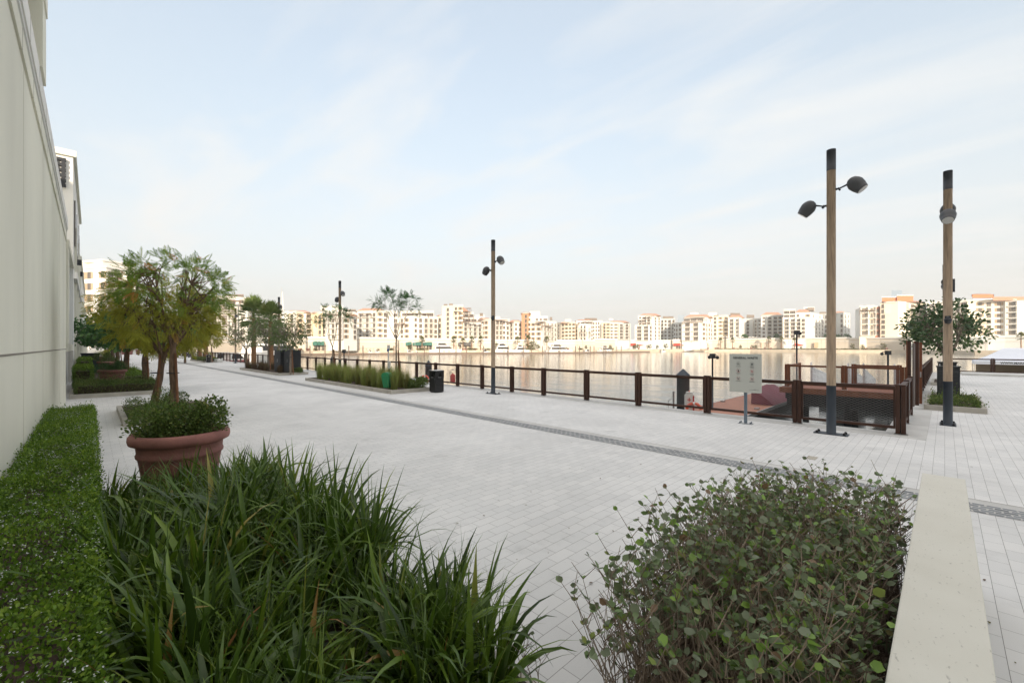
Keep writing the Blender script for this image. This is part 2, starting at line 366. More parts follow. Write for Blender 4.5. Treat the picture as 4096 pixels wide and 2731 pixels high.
def stonetop_mat():
    m = bpy.data.materials.new('capstone'); m.use_nodes = True; nt = m.node_tree; p = nt.nodes['Principled BSDF']; N = nt.nodes; L = nt.links
    t = N.new('ShaderNodeTexCoord'); mp = N.new('ShaderNodeMapping'); mp.inputs['Scale'].default_value = (1, .45, 1); mp.inputs['Rotation'].default_value = (0, 0, R(70)); L.new(t.outputs['Object'], mp.inputs[0])
    v = N.new('ShaderNodeTexVoronoi'); v.inputs['Scale'].default_value = 26; L.new(mp.outputs[0], v.inputs['Vector'])
    n = N.new('ShaderNodeTexNoise'); n.inputs['Scale'].default_value = 62; n.inputs['Detail'].default_value = 6; L.new(mp.outputs[0], n.inputs['Vector'])
    r = N.new('ShaderNodeMapRange'); r.inputs['From Min'].default_value = .64; r.inputs['From Max'].default_value = .72; r.inputs['To Max'].default_value = .6; L.new(n.outputs['Fac'], r.inputs['Value'])
    n3 = N.new('ShaderNodeTexNoise'); n3.inputs['Scale'].default_value = 3; L.new(t.outputs['Object'], n3.inputs['Vector'])
    c = N.new('ShaderNodeMixRGB'); c.inputs['Color1'].default_value = (.56, .54, .47, 1); c.inputs['Color2'].default_value = (.66, .645, .58, 1); L.new(n3.outputs['Fac'], c.inputs['Fac'])
    c2 = N.new('ShaderNodeMixRGB'); c2.inputs['Color2'].default_value = (.28, .27, .24, 1); L.new(r.outputs[0], c2.inputs['Fac']); L.new(c.outputs[0], c2.inputs['Color1'])
    L.new(c2.outputs[0], p.inputs['Base Color']); p.inputs['Roughness'].default_value = .8
    bp = N.new('ShaderNodeBump'); bp.inputs['Strength'].default_value = .3; bp.inputs['Distance'].default_value = .004; L.new(n.outputs['Fac'], bp.inputs['Height']); L.new(bp.outputs[0], p.inputs['Normal'])
    return m
M['cap'] = stonetop_mat()
def deck_mat(name, col, sc, rot):
    m = bpy.data.materials.new(name); m.use_nodes = True; nt = m.node_tree; p = nt.nodes['Principled BSDF']; N = nt.nodes; L = nt.links
    t = N.new('ShaderNodeTexCoord'); mp = N.new('ShaderNodeMapping'); mp.inputs['Rotation'].default_value = (0, 0, R(rot)); L.new(t.outputs['Object'], mp.inputs[0])
    b = N.new('ShaderNodeTexBrick'); b.inputs['Scale'].default_value = 1; b.inputs['Brick Width'].default_value = 2.2; b.inputs['Row Height'].default_value = sc
    b.inputs['Mortar Size'].default_value = .006; b.inputs['Color1'].default_value = (*[c * .88 for c in col], 1); b.inputs['Color2'].default_value = (*[c * 1.1 for c in col], 1); b.inputs['Mortar'].default_value = (*[c * .3 for c in col], 1)
    L.new(mp.outputs[0], b.inputs['Vector']); L.new(b.outputs['Color'], p.inputs['Base Color']); p.inputs['Roughness'].default_value = .7
    return m
M['deck'] = deck_mat('deck_red', (.36, .155, .095), .14, 0)
M['deck2'] = deck_mat('deck_redwood', (.28, .10, .055), .14, 0)
def water_mat():
    m = bpy.data.materials.new('water'); m.use_nodes = True; nt = m.node_tree; p = nt.nodes['Principled BSDF']; N = nt.nodes; L = nt.links
    p.inputs['Base Color'].default_value = (.10, .115, .11, 1); p.inputs['Roughness'].default_value = .07; p.inputs['IOR'].default_value = 1.33
    p.inputs['Specular IOR Level'].default_value = 1.0
    t = N.new('ShaderNodeTexCoord'); mp = N.new('ShaderNodeMapping'); mp.inputs['Rotation'].default_value = (0, 0, R(-YAW)); mp.inputs['Scale'].default_value = (.45, 1.0, 1); L.new(t.outputs['Object'], mp.inputs[0])
    n = N.new('ShaderNodeTexNoise'); n.inputs['Scale'].default_value = 3.2; n.inputs['Detail'].default_value = 4; L.new(mp.outputs[0], n.inputs['Vector'])
    n2 = N.new('ShaderNodeTexNoise'); n2.inputs['Scale'].default_value = .35; n2.inputs['Detail'].default_value = 3; L.new(mp.outputs[0], n2.inputs['Vector'])
    ad = N.new('ShaderNodeMath'); ad.operation = 'MULTIPLY_ADD'; ad.inputs[1].default_value = 4.0; L.new(n2.outputs['Fac'], ad.inputs[0]); L.new(n.outputs['Fac'], ad.inputs[2])
    bp = N.new('ShaderNodeBump'); bp.inputs['Strength'].default_value = .36; bp.inputs['Distance'].default_value = .05; L.new(ad.outputs[0], bp.inputs['Height']); L.new(bp.outputs[0], p.inputs['Normal'])
    return m
M['water'] = water_mat()
M['land'] = mat('land', (0.42, 0.36, 0.28), .95, var=.1, vscale=.05)

L_HEDGE = leafmat('leaf_hedge', [(0, (0.046, 0.091, 0.010)), (.6, (0.114, 0.212, 0.015)), (1, (0.216, 0.312, 0.029))], .55, .3)
L_HEDGE2 = leafmat('leaf_hedge_olive', [(0, (0.054, 0.086, 0.020)), (.7, (0.122, 0.190, 0.036)), (1, (0.220, 0.216, 0.060))], .6, .3)
L_IRIS = leafmat('leaf_iris', [(0, (0.025, 0.050, 0.007)), (.45, (0.064, 0.123, 0.010)), (.8, (0.140, 0.221, 0.016)), (.93, (0.260, 0.254, 0.052)), (1, (0.347, 0.159, 0.058))], .42, .25, .5)
L_BUSH = leafmat('leaf_bush', [(0, (.12, .155, .07)), (.45, (.20, .235, .15)), (.72, (.16, .25, .08)), (.90, (.24, .40, .06)), (1, (.22, .14, .08))], .5, .3, .45)
L_GREEN = leafmat('leaf_green', [(0, (0.073, 0.143, 0.014)), (.6, (0.174, 0.283, 0.029)), (.9, (0.293, 0.350, 0.034)), (1, (0.464, 0.167, 0.034))], .5, .4)
L_OLIVE = leafmat('leaf_olive', [(0, (0.216, 0.213, 0.023)), (.5, (0.318, 0.320, 0.033)), (.85, (0.380, 0.394, 0.047)), (1, (0.456, 0.274, 0.047))], .6, .45)
L_DARK = leafmat('leaf_dark', [(0, (0.025, 0.076, 0.020)), (.6, (0.054, 0.148, 0.033)), (1, (0.126, 0.234, 0.050))], .45, .25)
L_GREY = leafmat('leaf_greygreen', [(0, (0.078, 0.116, 0.039)), (.6, (0.125, 0.189, 0.058)), (1, (0.203, 0.230, 0.090))], .6, .35)
L_GRASS = leafmat('leaf_grass', [(0, (0.263, 0.187, 0.066)), (.4, (0.225, 0.276, 0.066)), (.8, (0.316, 0.373, 0.094)), (1, (0.474, 0.373, 0.150))], .7, .35)
L_BROWN = leafmat('leaf_browngrass', [(0, (.10, .060, .035)), (.6, (.13, .085, .045)), (1, (.12, .12, .04))], .7, .3)
L_PALM = leafmat('leaf_palm', [(0, (0.080, 0.128, 0.030)), (.6, (0.160, 0.225, 0.060)), (1, (0.272, 0.270, 0.105))], .55, .35)
L_FAR = leafmat('leaf_far', [(0, (0.072, 0.084, 0.018)), (1, (0.144, 0.144, 0.036))], .7, .3)
L_FLOWER = leafmat('petal_white', [(0, (.55, .58, .55)), (1, (.75, .75, .72))], .6, .3)
L_GLOSS = leafmat('leaf_glossy', [(0, (.035, .075, .03)), (.6, (.065, .12, .045)), (1, (.13, .18, .07))], .4, .25)
L_TWIG = leafmat('twig', [(0, (.17, .12, .085)), (1, (.36, .29, .23))], .9, 0)

# ================================================================== SETTING
def quadsheet(name, pts, z, m, kind='structure'):
    b = MB(); b.add([(x, y, z) for x, y in pts], [list(range(len(pts)))], m); o = b.build(name); tag(o, kind=kind); return o
# far shoreline (px, distance)
SHORE = [(700, 126), (860, 158), (1050, 176), (1250, 198), (1500, 217), (1900, 232), (2300, 250), (2700, 315), (3000, 306), (3300, 270), (3600, 250), (3900, 206), (4300, 180)]
def shore(px):
    return float(np.interp(px, [a for a, _ in SHORE], [b for _, b in SHORE]))
# own quay: one block with its top at z=0
qb = MB()
qb.prism([(-186, -60), (120, -60), (120, 49.75), (-.55, 49.75), (-.55, 14.3), (-165, 14.3), (-165, 30), (-186, 30)], -4, 0, M['paving'])
tag(qb.build('promenade'), kind='structure')
b = MB()
b.box(-165, -.30, 13.62, 14.34, -.6, .006, M['edge']); b.box(-1.05, -.30, 14.34, 49.2, -.6, .006, M['edge']); b.box(-1.05, 40, 49.2, 49.8, -.6, .006, M['edge'])
tag(b.build('quay_edge'), kind='structure')
quadsheet('water', [(-ST * b_ + CT * a_, CT * b_ + ST * a_) for a_, b_ in ((-985, -285), (985, -285), (985, 1285), (-985, 1285))], -1.8, M['water'])
b = MB(); b.add([(x, y, -4.2) for x, y in (CW(2048 + 600 * 0, 3200),) * 0 or [(-ST * b_ + CT * a_, CT * b_ + ST * a_) for a_, b_ in ((-990, -290), (990, -290), (990, 1290), (-990, 1290))]], [(0, 1, 2, 3)], M['land']); tag(b.build('ground'), kind='structure')
pts = [CW(px, d) for px, d in SHORE]
far = [CW(4300, 700), CW(3700, 990), CW(3300, 1270), CW(900, 1270), CW(600, 1000), CW(300, 600), CW(200, 260)]
b = MB(); b.prism([(-186, 14)] + pts + far + [(-330, -40), (-186, -40)], -4, -.01, M['land']); tag(b.build('far_shore'), kind='structure')
b = MB()
for i in range(len(pts) - 1):
    (x0, y0), (x1, y1) = pts[i], pts[i + 1]; dx, dy = x1 - x0, y1 - y0; l = math.hypot(dx, dy); nx, ny = dy / l * .4, -dx / l * .4
    b.prism([(x0 + nx, y0 + ny), (x1 + nx, y1 + ny), (x1 - nx * 16, y1 - ny * 16), (x0 - nx * 16, y0 - ny * 16)], -3, .02, M['quay'])
tag(b.build('far_quay'), kind='structure')
# setts strip, white margin band, joint lines
quadsheet('setts_band', [(-170, 8.17), (30, 8.17), (30, 8.63), (-170, 8.63)], .004, M['setts'])
b = MB(); b.add([(-170, 8.63, .004), (30, 8.63, .004), (30, 8.82, .004), (-170, 8.82, .004)], [(0, 1, 2, 3)], M['edge'])
b.add([(-170, 8.825, .005), (30, 8.825, .005), (30, 8.845, .005), (-170, 8.845, .005)], [(0, 1, 2, 3)], M['joint'])
tag(b.build('margin_band'), kind='structure')
b = MB()
for s_ in (-48, -66, -90): b.box(s_, s_ + .12, -.6, 8.1, .002, .005, M['kerb'])
tag(b.build('paving_joint'), kind='structure')
p0 = G(3248, 1831)
b = MB(); b.box(p0[0] - .075, p0[0] + .075, p0[1] - .14, p0[1] + .14, .001, .006, mat('sand_patch', (.40, .37, .31), .95, var=.2, vscale=30)); b.box(p0[0] - .078, p0[0] - .066, p0[1] - .145, p0[1] + .145, .003, .008, M['joint'])
tag(b.build('paving_patch'), kind='structure')

# ================================================================== LEFT WALL BUILDINGS
t = thing('waterfront_building', 'cream rendered building wall with stepped white cornice, nearest on the left', 'building', (-12, -1, 0))
b = MB(); b.box(-24, 118, -22, -.7, 0, 7.0, M['plaster']); b.build('wall', t, world=True)
b = MB()
b.box(-24.05, 118, -.7, -.694, 2.035, 2.06, M['joint'])
for s_ in (-22.2, -19.4, -16.1, -12.9, -9.4, -6.2, -3.2): b.box(s_, s_ + .012, -.7, -.697, .0, 6.4, mat('fine_joint', (.55, .52, .44), .9) if s_ == -22.2 else bpy.data.materials['fine_joint'])
b.build('wall_joint', t, world=True)
b = MB(); b.box(-24.08, 118, -.7, -.672, 6.22, 6.52, M['plaster']); b.box(-24.1, 118, -.7, -.69, 6.52, 6.62, M['trim']); b.box(-24.1, 118, -.7, -.665, 6.62, 6.70, M['trim']); b.box(-24.12, 118, -.75, -.645, 6.70, 7.08, M['plaster2'])
q = -24.0
while q < 0: b.box(q, q + .012, -.7, -.643, 6.7, 7.081, M['joint']); b.box(q + .7, q + .712, -.7, -.670, 6.22, 6.52, M['joint']); q += 1.6
b.build('cornice', t, world=True)
b = MB(); b.box(-12, 118, -22, -2.4, 7.0, 15, M['plaster']); b.box(-12, 118, -22, -8, 15, 20, M['plaster']); b.box(55, 118, -22, -2.4, 15, 28, M['plaster']); b.build('upper_wall', t, world=True)  # unseen set-back top and far tower, shaped for the shade they cast
b = MB(); b.box(-12.0, -11.2, -2.4, -.61, 7.08, 14.5, M['plaster']); b.box(-12, 118, -2.4, -.60, 14.5, 15.1, M['plaster']); b.box(-12.02, 60, -2.4, -.59, 8.38, 9.2, M['plaster'])
b.box(-12, 118, -2.4, -.68, 11.9, 12.3, M['plaster2']); b.build('balcony_frame', t, world=True)
# end wing
t = thing('recessed_wall', 'pale stone wall with a projecting window box, just past the near cream wall', 'building', (-28, -1, 0))
b = MB(); b.box(-37, -24, -22, -.98, 0, 5.5, M['trim']); b.build('wall', t, world=True)
b = MB(); b.box(-31.5, -24.5, -.98, -.66, 1.95, 2.25, M['plaster']); b.box(-31.5, -24.5, -.98, -.62, 6.1, 6.4, M['plaster']); b.box(-25.4, -24.4, -.98, -.64, 2.25, 6.1, M['plaster']); b.box(-31.6, -30.7, -.98, -.64, 2.25, 6.1, M['trim'])
b.box(-31.5, -24.4, -22, -.98, 5.5, 6.35, M['plaster']); b.build('window_box', t, world=True)
b = MB(); b.box(-30.7, -25.4, -.98, -.95, 2.3, 6.1, M['fgrey']); b.build('panel', t, world=True)

def facade(A, B, z0, n, fh, pattern, parent, lim):
    """place window and balcony parts over the face A->B (seen left to right)"""
    ax, ay = A; bx, by = B; ln = math.hypot(bx - ax, by - ay); ang = math.atan2(by - ay, bx - ax); k = len(pattern); cw = ln / k
    for i in range(n):
        for j, ch in enumerate(pattern):
            if ch == '.' or lim[0] <= 0: continue
            u_ = (j + .5) * cw; x = ax + math.cos(ang) * u_; y = ay + math.sin(ang) * u_; z = z0 + i * fh
            if ch in 'wsd':
                pr = {'w': P_WIN, 's': P_SHUT, 'd': P_DOOR}[ch]; o = cp(pr[0], parent, Vector((x, y, z)) + rel(parent), ang); lim[0] -= 1
                for c in pr[0].children: cp(c, o)
            elif ch in 'bB':
                o = cp(P_BAL[0], parent, Vector((x, y, z)) + rel(parent), ang, (cw / 4.0, 1, fh / 3.3)); lim[0] -= 1
                o2 = cp((P_WIDE if ch == 'b' else P_DOOR)[0], parent, Vector((x - .0 * cw, y, z + .05)) + rel(parent), ang, (min(1.2, cw / 4.2), 1, 1)); lim[0] -= 1
PROT = bpy.data.collections.new('proto')   # not linked to the scene: only mesh data for copies
def proto(mb, name):
    o = mb.build(name, link=False); return o
def mk_win(w_, h_, sill, shut=False, mull=2, rail=False):
    b = MB(); b.box(-w_ / 2 - .1, w_ / 2 + .1, -.07, .05, sill - .1, sill + h_ + .1, M['frame'])
    for i in range(mull):
        a = -w_ / 2 + i * w_ / mull + .04; c = -w_ / 2 + (i + 1) * w_ / mull - .04; b.box(a, c, -.085, -.06, sill + .03, sill + h_ - .03, M['glass'])
    if shut:
        for sd in (-1, 1): b.box(sd * (w_ / 2 + .42) - .3, sd * (w_ / 2 + .42) + .3, -.13, -.02, sill, sill + h_, M['shutter'])
    if rail:
        b.box(-w_ / 2 - .25, w_ / 2 + .25, -.45, 0, -.12, .0, M['white']); b.box(-w_ / 2 - .25, w_ / 2 + .25, -.45, -.41, .95, 1.0, M['rail'])
        for i in range(7): x = -w_ / 2 - .22 + i * (w_ + .44) / 6; b.box(x - .02, x + .02, -.44, -.41, 0, .95, M['rail'])
    return b
P_WIN = [proto(mk_win(1.3, 1.9, .6), 'window')]; P_SHUT = [proto(mk_win(1.3, 1.9, .6, shut=True), 'window')]
P_DOOR = [proto(mk_win(1.5, 2.25, .1, rail=True), 'window')]; P_WIDE = [proto(mk_win(2.6, 2.35, .08, mull=3), 'window')]
b = MB(); b.box(-2.0, 2.0, -1.5, 0, -.30, .0, M['white']); b.box(-2.06, -1.82, -1.5, 0, 0, 3.0, M['white']); b.box(1.82, 2.06, -1.5, 0, 0, 3.0, M['white'])
b.box(-1.82, 1.82, -1.46, -1.42, .98, 1.04, M['rail']); b.box(-1.82, 1.82, -1.45, -1.43, .05, .12, M['rail'])
for i in range(14): x = -1.75 + i * 3.5 / 13; b.box(x - .018, x + .018, -1.45, -1.43, .1, 1.0, M['rail'])
P_BAL = [proto(b, 'balcony')]

def building(name, label, blocks, roofs=(), pergs=(), boxes=(), cat='building', lim=98):
    """blocks: (pts[(px,d)..], ytop, zb, nfloor, patterns, wall mat, depth)"""
    x, y = CW(*blocks[0][0][0]); t = thing(name, label, cat, (x, y, 0)); lm = [lim]
    for pts_, ytop, zb, n, pats, wm, dep in blocks:
        P = [CW(px, d) for px, d in pts_]; zt = ZP(ytop, pts_[0][1]); back = []
        for (px, d) in reversed(pts_): back.append(CW(px, d + dep))
        b = MB(); b.prism(P + back, zb - 1.5 if zb > 12 else 0, zt, M[wm])
        b.prism([CW(pts_[0][0] - 1.5, pts_[0][1] - .35)] + [CW(q, d - .35) for q, d in pts_[1:-1]] + [CW(pts_[-1][0] + 1.5, pts_[-1][1] - .35)] + [CW(pts_[-1][0], pts_[-1][1] + 1), CW(pts_[0][0], pts_[0][1] + 1)], zt, zt + .35, M['white'])
        b.build('wall', t, world=True)
        for i in range(len(P) - 1):
            if pats[i]: facade(P[i], P[i + 1], zb, n, 3.3, pats[i], t, lm)
    for px0, px1, d, yb, yt, ins in roofs:   # hipped tile roof
        z0, z1 = ZP(yb, d), ZP(yt, d); A, B = CW(px0, d - .6), CW(px1, d - .6); C, D = CW(px1, d + 11), CW(px0, d + 11)
        q = (px1 - px0) * ins; E, Fq = CW(px0 + q, d + 4.5), CW(px1 - q, d + 4.5); H, K = CW(px1 - q, d + 7), CW(px0 + q, d + 7)
        b = MB(); vs = [(*p, z0) for p in (A, B, C, D)] + [(*p, z1) for p in (E, Fq, H, K)]
        b.add(vs, [(0, 1, 5, 4), (1, 2, 6, 5), (2, 3, 7, 6), (3, 0, 4, 7), (4, 5, 6, 7), (3, 2, 1, 0)], M['tile']); b.build('roof', t, world=True)
    for px0, px1, d, yy in pergs:            # brown terrace canopy with posts
        A, B, C, D = CW(px0, d - 2.4), CW(px1, d - 2.4), CW(px1, d + .3), CW(px0, d + .3); z = ZP(yy, d)
        b = MB(); b.prism([A, B, C, D], z - .22, z, M['taupe'])
        for k in range(4):
            q = CW(px0 + (px1 - px0) * (k + .03) / 3.06, d - 2.2); b.box(q[0] - .1, q[0] + .1, q[1] - .1, q[1] + .1, z - 2.9, z - .22, M['taupe'])
        b.build('pergola', t, world=True)
    for px0, px1, d, yb, yt, mm in boxes:
        b = MB(); b.prism([CW(px0, d), CW(px1, d), CW(px1, d + 5), CW(px0, d + 5)], ZP(yb, d), ZP(yt, d), M[mm]); b.build('roof_box', t, world=True)
    return t

def slab_building(name, label, s0, s1, z, extra=()):
    t = thing(name, label, 'building', (s1, -1, 0))
    b = MB(); b.box(s0, s1, -20, -.78, 0, z, M['plaster2']); b.box(s0, s1 + .15, -20, -.64, z, z + .35, M['plaster']); b.build('wall', t, world=True)
    b = MB(); 
    for q in np.arange(s0 + .5, s1, 5.5): b.box(q, q + .5, -.78, -.66, 0, z * .72, M['plaster'])
    b.box(s0, s1 + .1, -.78, -.60, z * .46, z * .46 + .4, M['trim']); b.build('pilaster', t, world=True)
    return t
t3 = slab_building('terrace_building', 'tall off-white block with dark pergola lattice under its roof, rising behind the near wall', -57, -37.1, 13.6)
# lattice and openings on the end face of that block
b = MB()
for i in range(8): b.box(-37.04, -36.9, -3.44 + i * .31, -3.28 + i * .31, 11.7, 13.3, M['dark'])
for i in range(6): b.box(-37.05, -36.89, -3.4, -1.07, 11.66 + i * .31, 11.82 + i * .31, M['dark'])
b.box(-37.1, -37.045, -3.5, -1.065, 11.6, 13.35, M['plaster2']); b.build('lattice', t3, world=True)
for z_ in (8.0, 4.8): 
    b = MB(); b.box(-37.1, -37.0, -2.6, -1.4, z_, z_ + 1.7, M['glass']); b.box(-37.1, -36.96, -2.7, -1.3, z_ - .1, z_, M['plaster']); b.build('window', t3, world=True)
for s_ in (-41, -45, -49, -53):
    b = MB(); b.box(s_, s_ + 2.2, -.78, -.70, 8.6, 11.4, M['glass']); b.build('window', t3, world=True)
for k in range(2):
    b = MB(); b.box(-44 - k * 7, -43.85 - k * 7, -.78, -.5, 8.0, 8.4, M['dark']); b.build('wall_lamp', t3, world=True)
slab_building('arcade_building', 'lower white block with bracket cornice, beyond the pergola-roofed one', -99, -58, 10.4)
t4 = slab_building('shop_building', 'long low white block at the far end of the left row, with a red awning', -160, -100, 8.2)
b = MB(); b.box(-104, -101, -.75, .6, 2.5, 3.6, M['awnred']); b.build('awning', t4, world=True)

# ================================================================== PLANTERS (kerbed beds)
def bed(label, s0, s1, n0, n1, h=.17, wd=.12, grp=None):
    t = thing('planter_bed', label, 'planter', ((s0 + s1) / 2, (n0 + n1) / 2, 0), group=grp)
    b = MB(); b.box(s0, s1, n0, n0 + wd, 0, h, M['kerb']); b.box(s0, s1, n1 - wd, n1, 0, h, M['kerb']); b.box(s0, s0 + wd, n0 + wd, n1 - wd, 0, h, M['kerb']); b.box(s1 - wd, s1, n0 + wd, n1 - wd, 0, h, M['kerb'])
    k = s0 + 1.5
    while k < s1: b.box(k, k + .012, n0 - .002, n0 + wd + .002, .002, h + .002, M['joint']); k += 1.5
    b.build('kerb', t, world=True)
    b = MB(); b.box(s0 + wd, s1 - wd, n0 + wd, n1 - wd, 0, h - .05, M['soil']); b.build('soil', t, world=True); return t
bed('stone-kerbed bed holding the tall soft grasses and the green bin', -28.3, -17.45, 9.6, 11.7)
bed('stone-kerbed bed around the charcoal utility cabinets and brown grasses', -45.9, -34.4, 9.8, 11.9)
bed('small far stone-kerbed bed under the three staked pale trunks', -80, -70, 10.6, 12.6)
bed('farthest stone-kerbed bed on the promenade with a rounded pale grass mound', -108, -96, 9.4, 11.6)
bed('stone-kerbed bed against the left wall with low hedges and the second terracotta pot', -60, -25.0, -.65, 2.3)
bed('short stone-kerbed bed behind the nearest terracotta pot', -19.4, -15.4, .6, 2.9)
bed('stone-kerbed bed behind the right lamp post, around the dark cabinets', -.5, .95, 20.2, 25.6)
bed('small pale bed against the right railing beyond the cabinets', -.55, .5, 33, 37)
bed('bed of bare soil under the round-leaved shrubs at lower right', -1.2, -.16, 1.1, 4.75, h=.12)
bed('narrow bed under the clipped hedge along the cream wall', -14.35, -.3, -.69, .10, h=.06, wd=.05)
bed('bed under the strap-leaf plants at lower left', -6.95, -1.62, .12, 1.98, h=.06, wd=.05)

# ================================================================== NEAR LEFT HEDGE, STRAP LEAVES, SHRUB
def hedge(label, s0, s1, n0, n1, z0, h, n, lm, size, tmpl=OVAL, flowers=0, rough=.04, name='hedge', grp=None, loose=.03):
    t = thing(name, label, 'hedge', ((s0 + s1) / 2, (n0 + n1) / 2, z0), group=grp)
    sx, sy = s1 - s0, n1 - n0; A = np.array([sx * sy, sy * h * .9, sy * h * .9, sx * h * .9, sx * h * .9]); k = RNG.choice(5, n, p=A / A.sum())
    x, y, z = U(n, s0, s1), U(n, n0, n1), U(n, .08, h)
    dep = np.abs(RNG.normal(0, .07, n)); bumpy = .035 * np.sin(x * 3.1 + y * 5) + .03 * np.sin(x * 7.7 - y * 3.3)
    z = np.where(k == 0, h - dep + bumpy, z); x = np.where(k == 1, s0 + dep, np.where(k == 2, s1 - dep, x)); y = np.where(k == 3, n0 + dep, np.where(k == 4, n1 - dep, y))
    out = np.zeros((n, 3)); out[:, 2] = .6; out[k == 0, 2] = 1.1; out[k == 1, 0] = -1; out[k == 2, 0] = 1; out[k == 3, 1] = -1; out[k == 4, 1] = 1
    lo = np.abs(RNG.normal(0, loose, n)) * (RNG.random(n) < .35) * (1 + .8 * np.sin(x * 9 + y * 4)); z = np.where(k == 0, z + lo, z) - (loose > .08) * .10 * np.abs(np.sin(x * 2.3 + y * 1.7))
    x = x + (k == 2) * lo * .7 - (k == 1) * lo * .7; y = y + (k == 4) * lo * .7
    P = np.stack([x, y, z + z0], 1) + RNG.normal(0, rough * .5, (n, 3)); D = out + RNG.normal(0, .65, (n, 3))
    scatter('foliage', tmpl, P, D, size * U(n, .6, 1.2), lm, np.clip(RNG.normal(.5, .25, n) + bumpy * 3, 0, 1), t, flat=.3)
    core = MB(); core.box(s0 + .1, s1 - .1, n0 + .1, n1 - .1, z0, z0 + h - .16, M['soil']); core.build('core', t, world=True)
    if flowers:
        q = flowers; ax = s0 + (s1 - s0) * (1 - RNG.beta(1.2, 1.3, q)); cl = RNG.integers(0, 60, q); cx = U(60, s0, s1); cy = U(60, n0, n1)
        FX = np.where(RNG.random(q) < .7, cx[cl] + RNG.normal(0, .25, q), ax); FY = np.where(RNG.random(q) < .7, cy[cl] + RNG.normal(0, .12, q), U(q, n0, n1))
        FX = np.clip(FX, s0, s1); FY = np.clip(FY, n0, n1)
        FP = np.stack([FX, FY, np.full(q, z0 + h + .015) + RNG.normal(0, .015, q)], 1)
        FP = np.repeat(FP, 4, 0) + RNG.normal(0, .006, (q * 4, 3)); FD = RNG.normal(0, 1, (q * 4, 3)); FD[:, 2] *= .4
        fo = scatter('flowers', DIA, FP, FD, .013 * U(q * 4, .7, 1.2), L_FLOWER, U(q * 4, 0, 1), t, flat=.6); fo['kind'] = 'stuff'
    return t
hedge('clipped low hedge dotted with tiny white flowers along the near cream wall', -14.3, -.4, -.66, .04, .05, .70, 135000, L_HEDGE, .026, flowers=1500)

def iris():
    t = thing('strap_leaf_plants', 'dense mass of long arching strap leaves filling the lower left', 'plants', (-3.6, 1.1, 0)); tag(t, kind='stuff')
    P = []; az = []; Ln = []; th = []; bd = []; wd = []; tn = []
    clumps = []
    while len(clumps) < 112:      # large mound: wide at the left, narrowing to the right
        s_ = random.uniform(-6.9, -2.75); n_ = random.uniform(.08, 1.76)
        if n_ > 1.78 - max(0, s_ + 3.3) * 1.6: continue
        clumps.append((s_, n_, random.uniform(.66, .92) * (1 - .18 * (s_ < -5.8))))
    for i in range(19): a = random.uniform(0, 6.28); q = random.random() ** .5; clumps.append((-2.22 + .50 * q * math.cos(a), 1.42 + .46 * q * math.sin(a), random.uniform(.55, .74)))
    for i in range(17): clumps.append((random.uniform(-2.9, -1.75), random.uniform(.25, .85), random.uniform(.5, .66)))
    for (cx, cy, ha) in clumps:
        k = random.randint(26, 38); ct = random.gauss(0, .13)
        for j in range(k):
            a = random.uniform(0, 2 * math.pi); P.append((cx + math.cos(a) * .06, cy + math.sin(a) * .06, .03)); az.append(a); Ln.append(ha * random.uniform(.7, 1.35)); th.append(abs(random.gauss(.16, .20))); bd.append(random.choice([random.uniform(.2, .9), random.uniform(.8, 2.2), random.uniform(1.5, 3.0)])); wd.append(random.choice([.012, .020, .028, .036, .044, .054])); tn.append(min(1, max(0, random.gauss(.42, .2) + ct + 0)))
    A = lambda x: np.array(x)
    o = blades('leaves', A(P), A(az), A(Ln), A(th), A(bd), A(wd), L_IRIS, A(tn), t, seg=7); o['kind'] = 'stuff'
    # thin dry stalks
    n = 1500; k = RNG.integers(0, len(clumps), n); C = np.array(clumps)[k][:, :2]
    PP = np.stack([C[:, 0] + RNG.normal(0, .05, n), C[:, 1] + RNG.normal(0, .05, n), np.full(n, .05)], 1)
    o = blades('stalks', PP, U(n, 0, 6.28), U(n, .5, .95), U(n, 0, .35), U(n, .3, 2.2), np.full(n, .006), L_IRIS, U(n, .35, .90), t, seg=6, fold=0); o['kind'] = 'stuff'
iris()

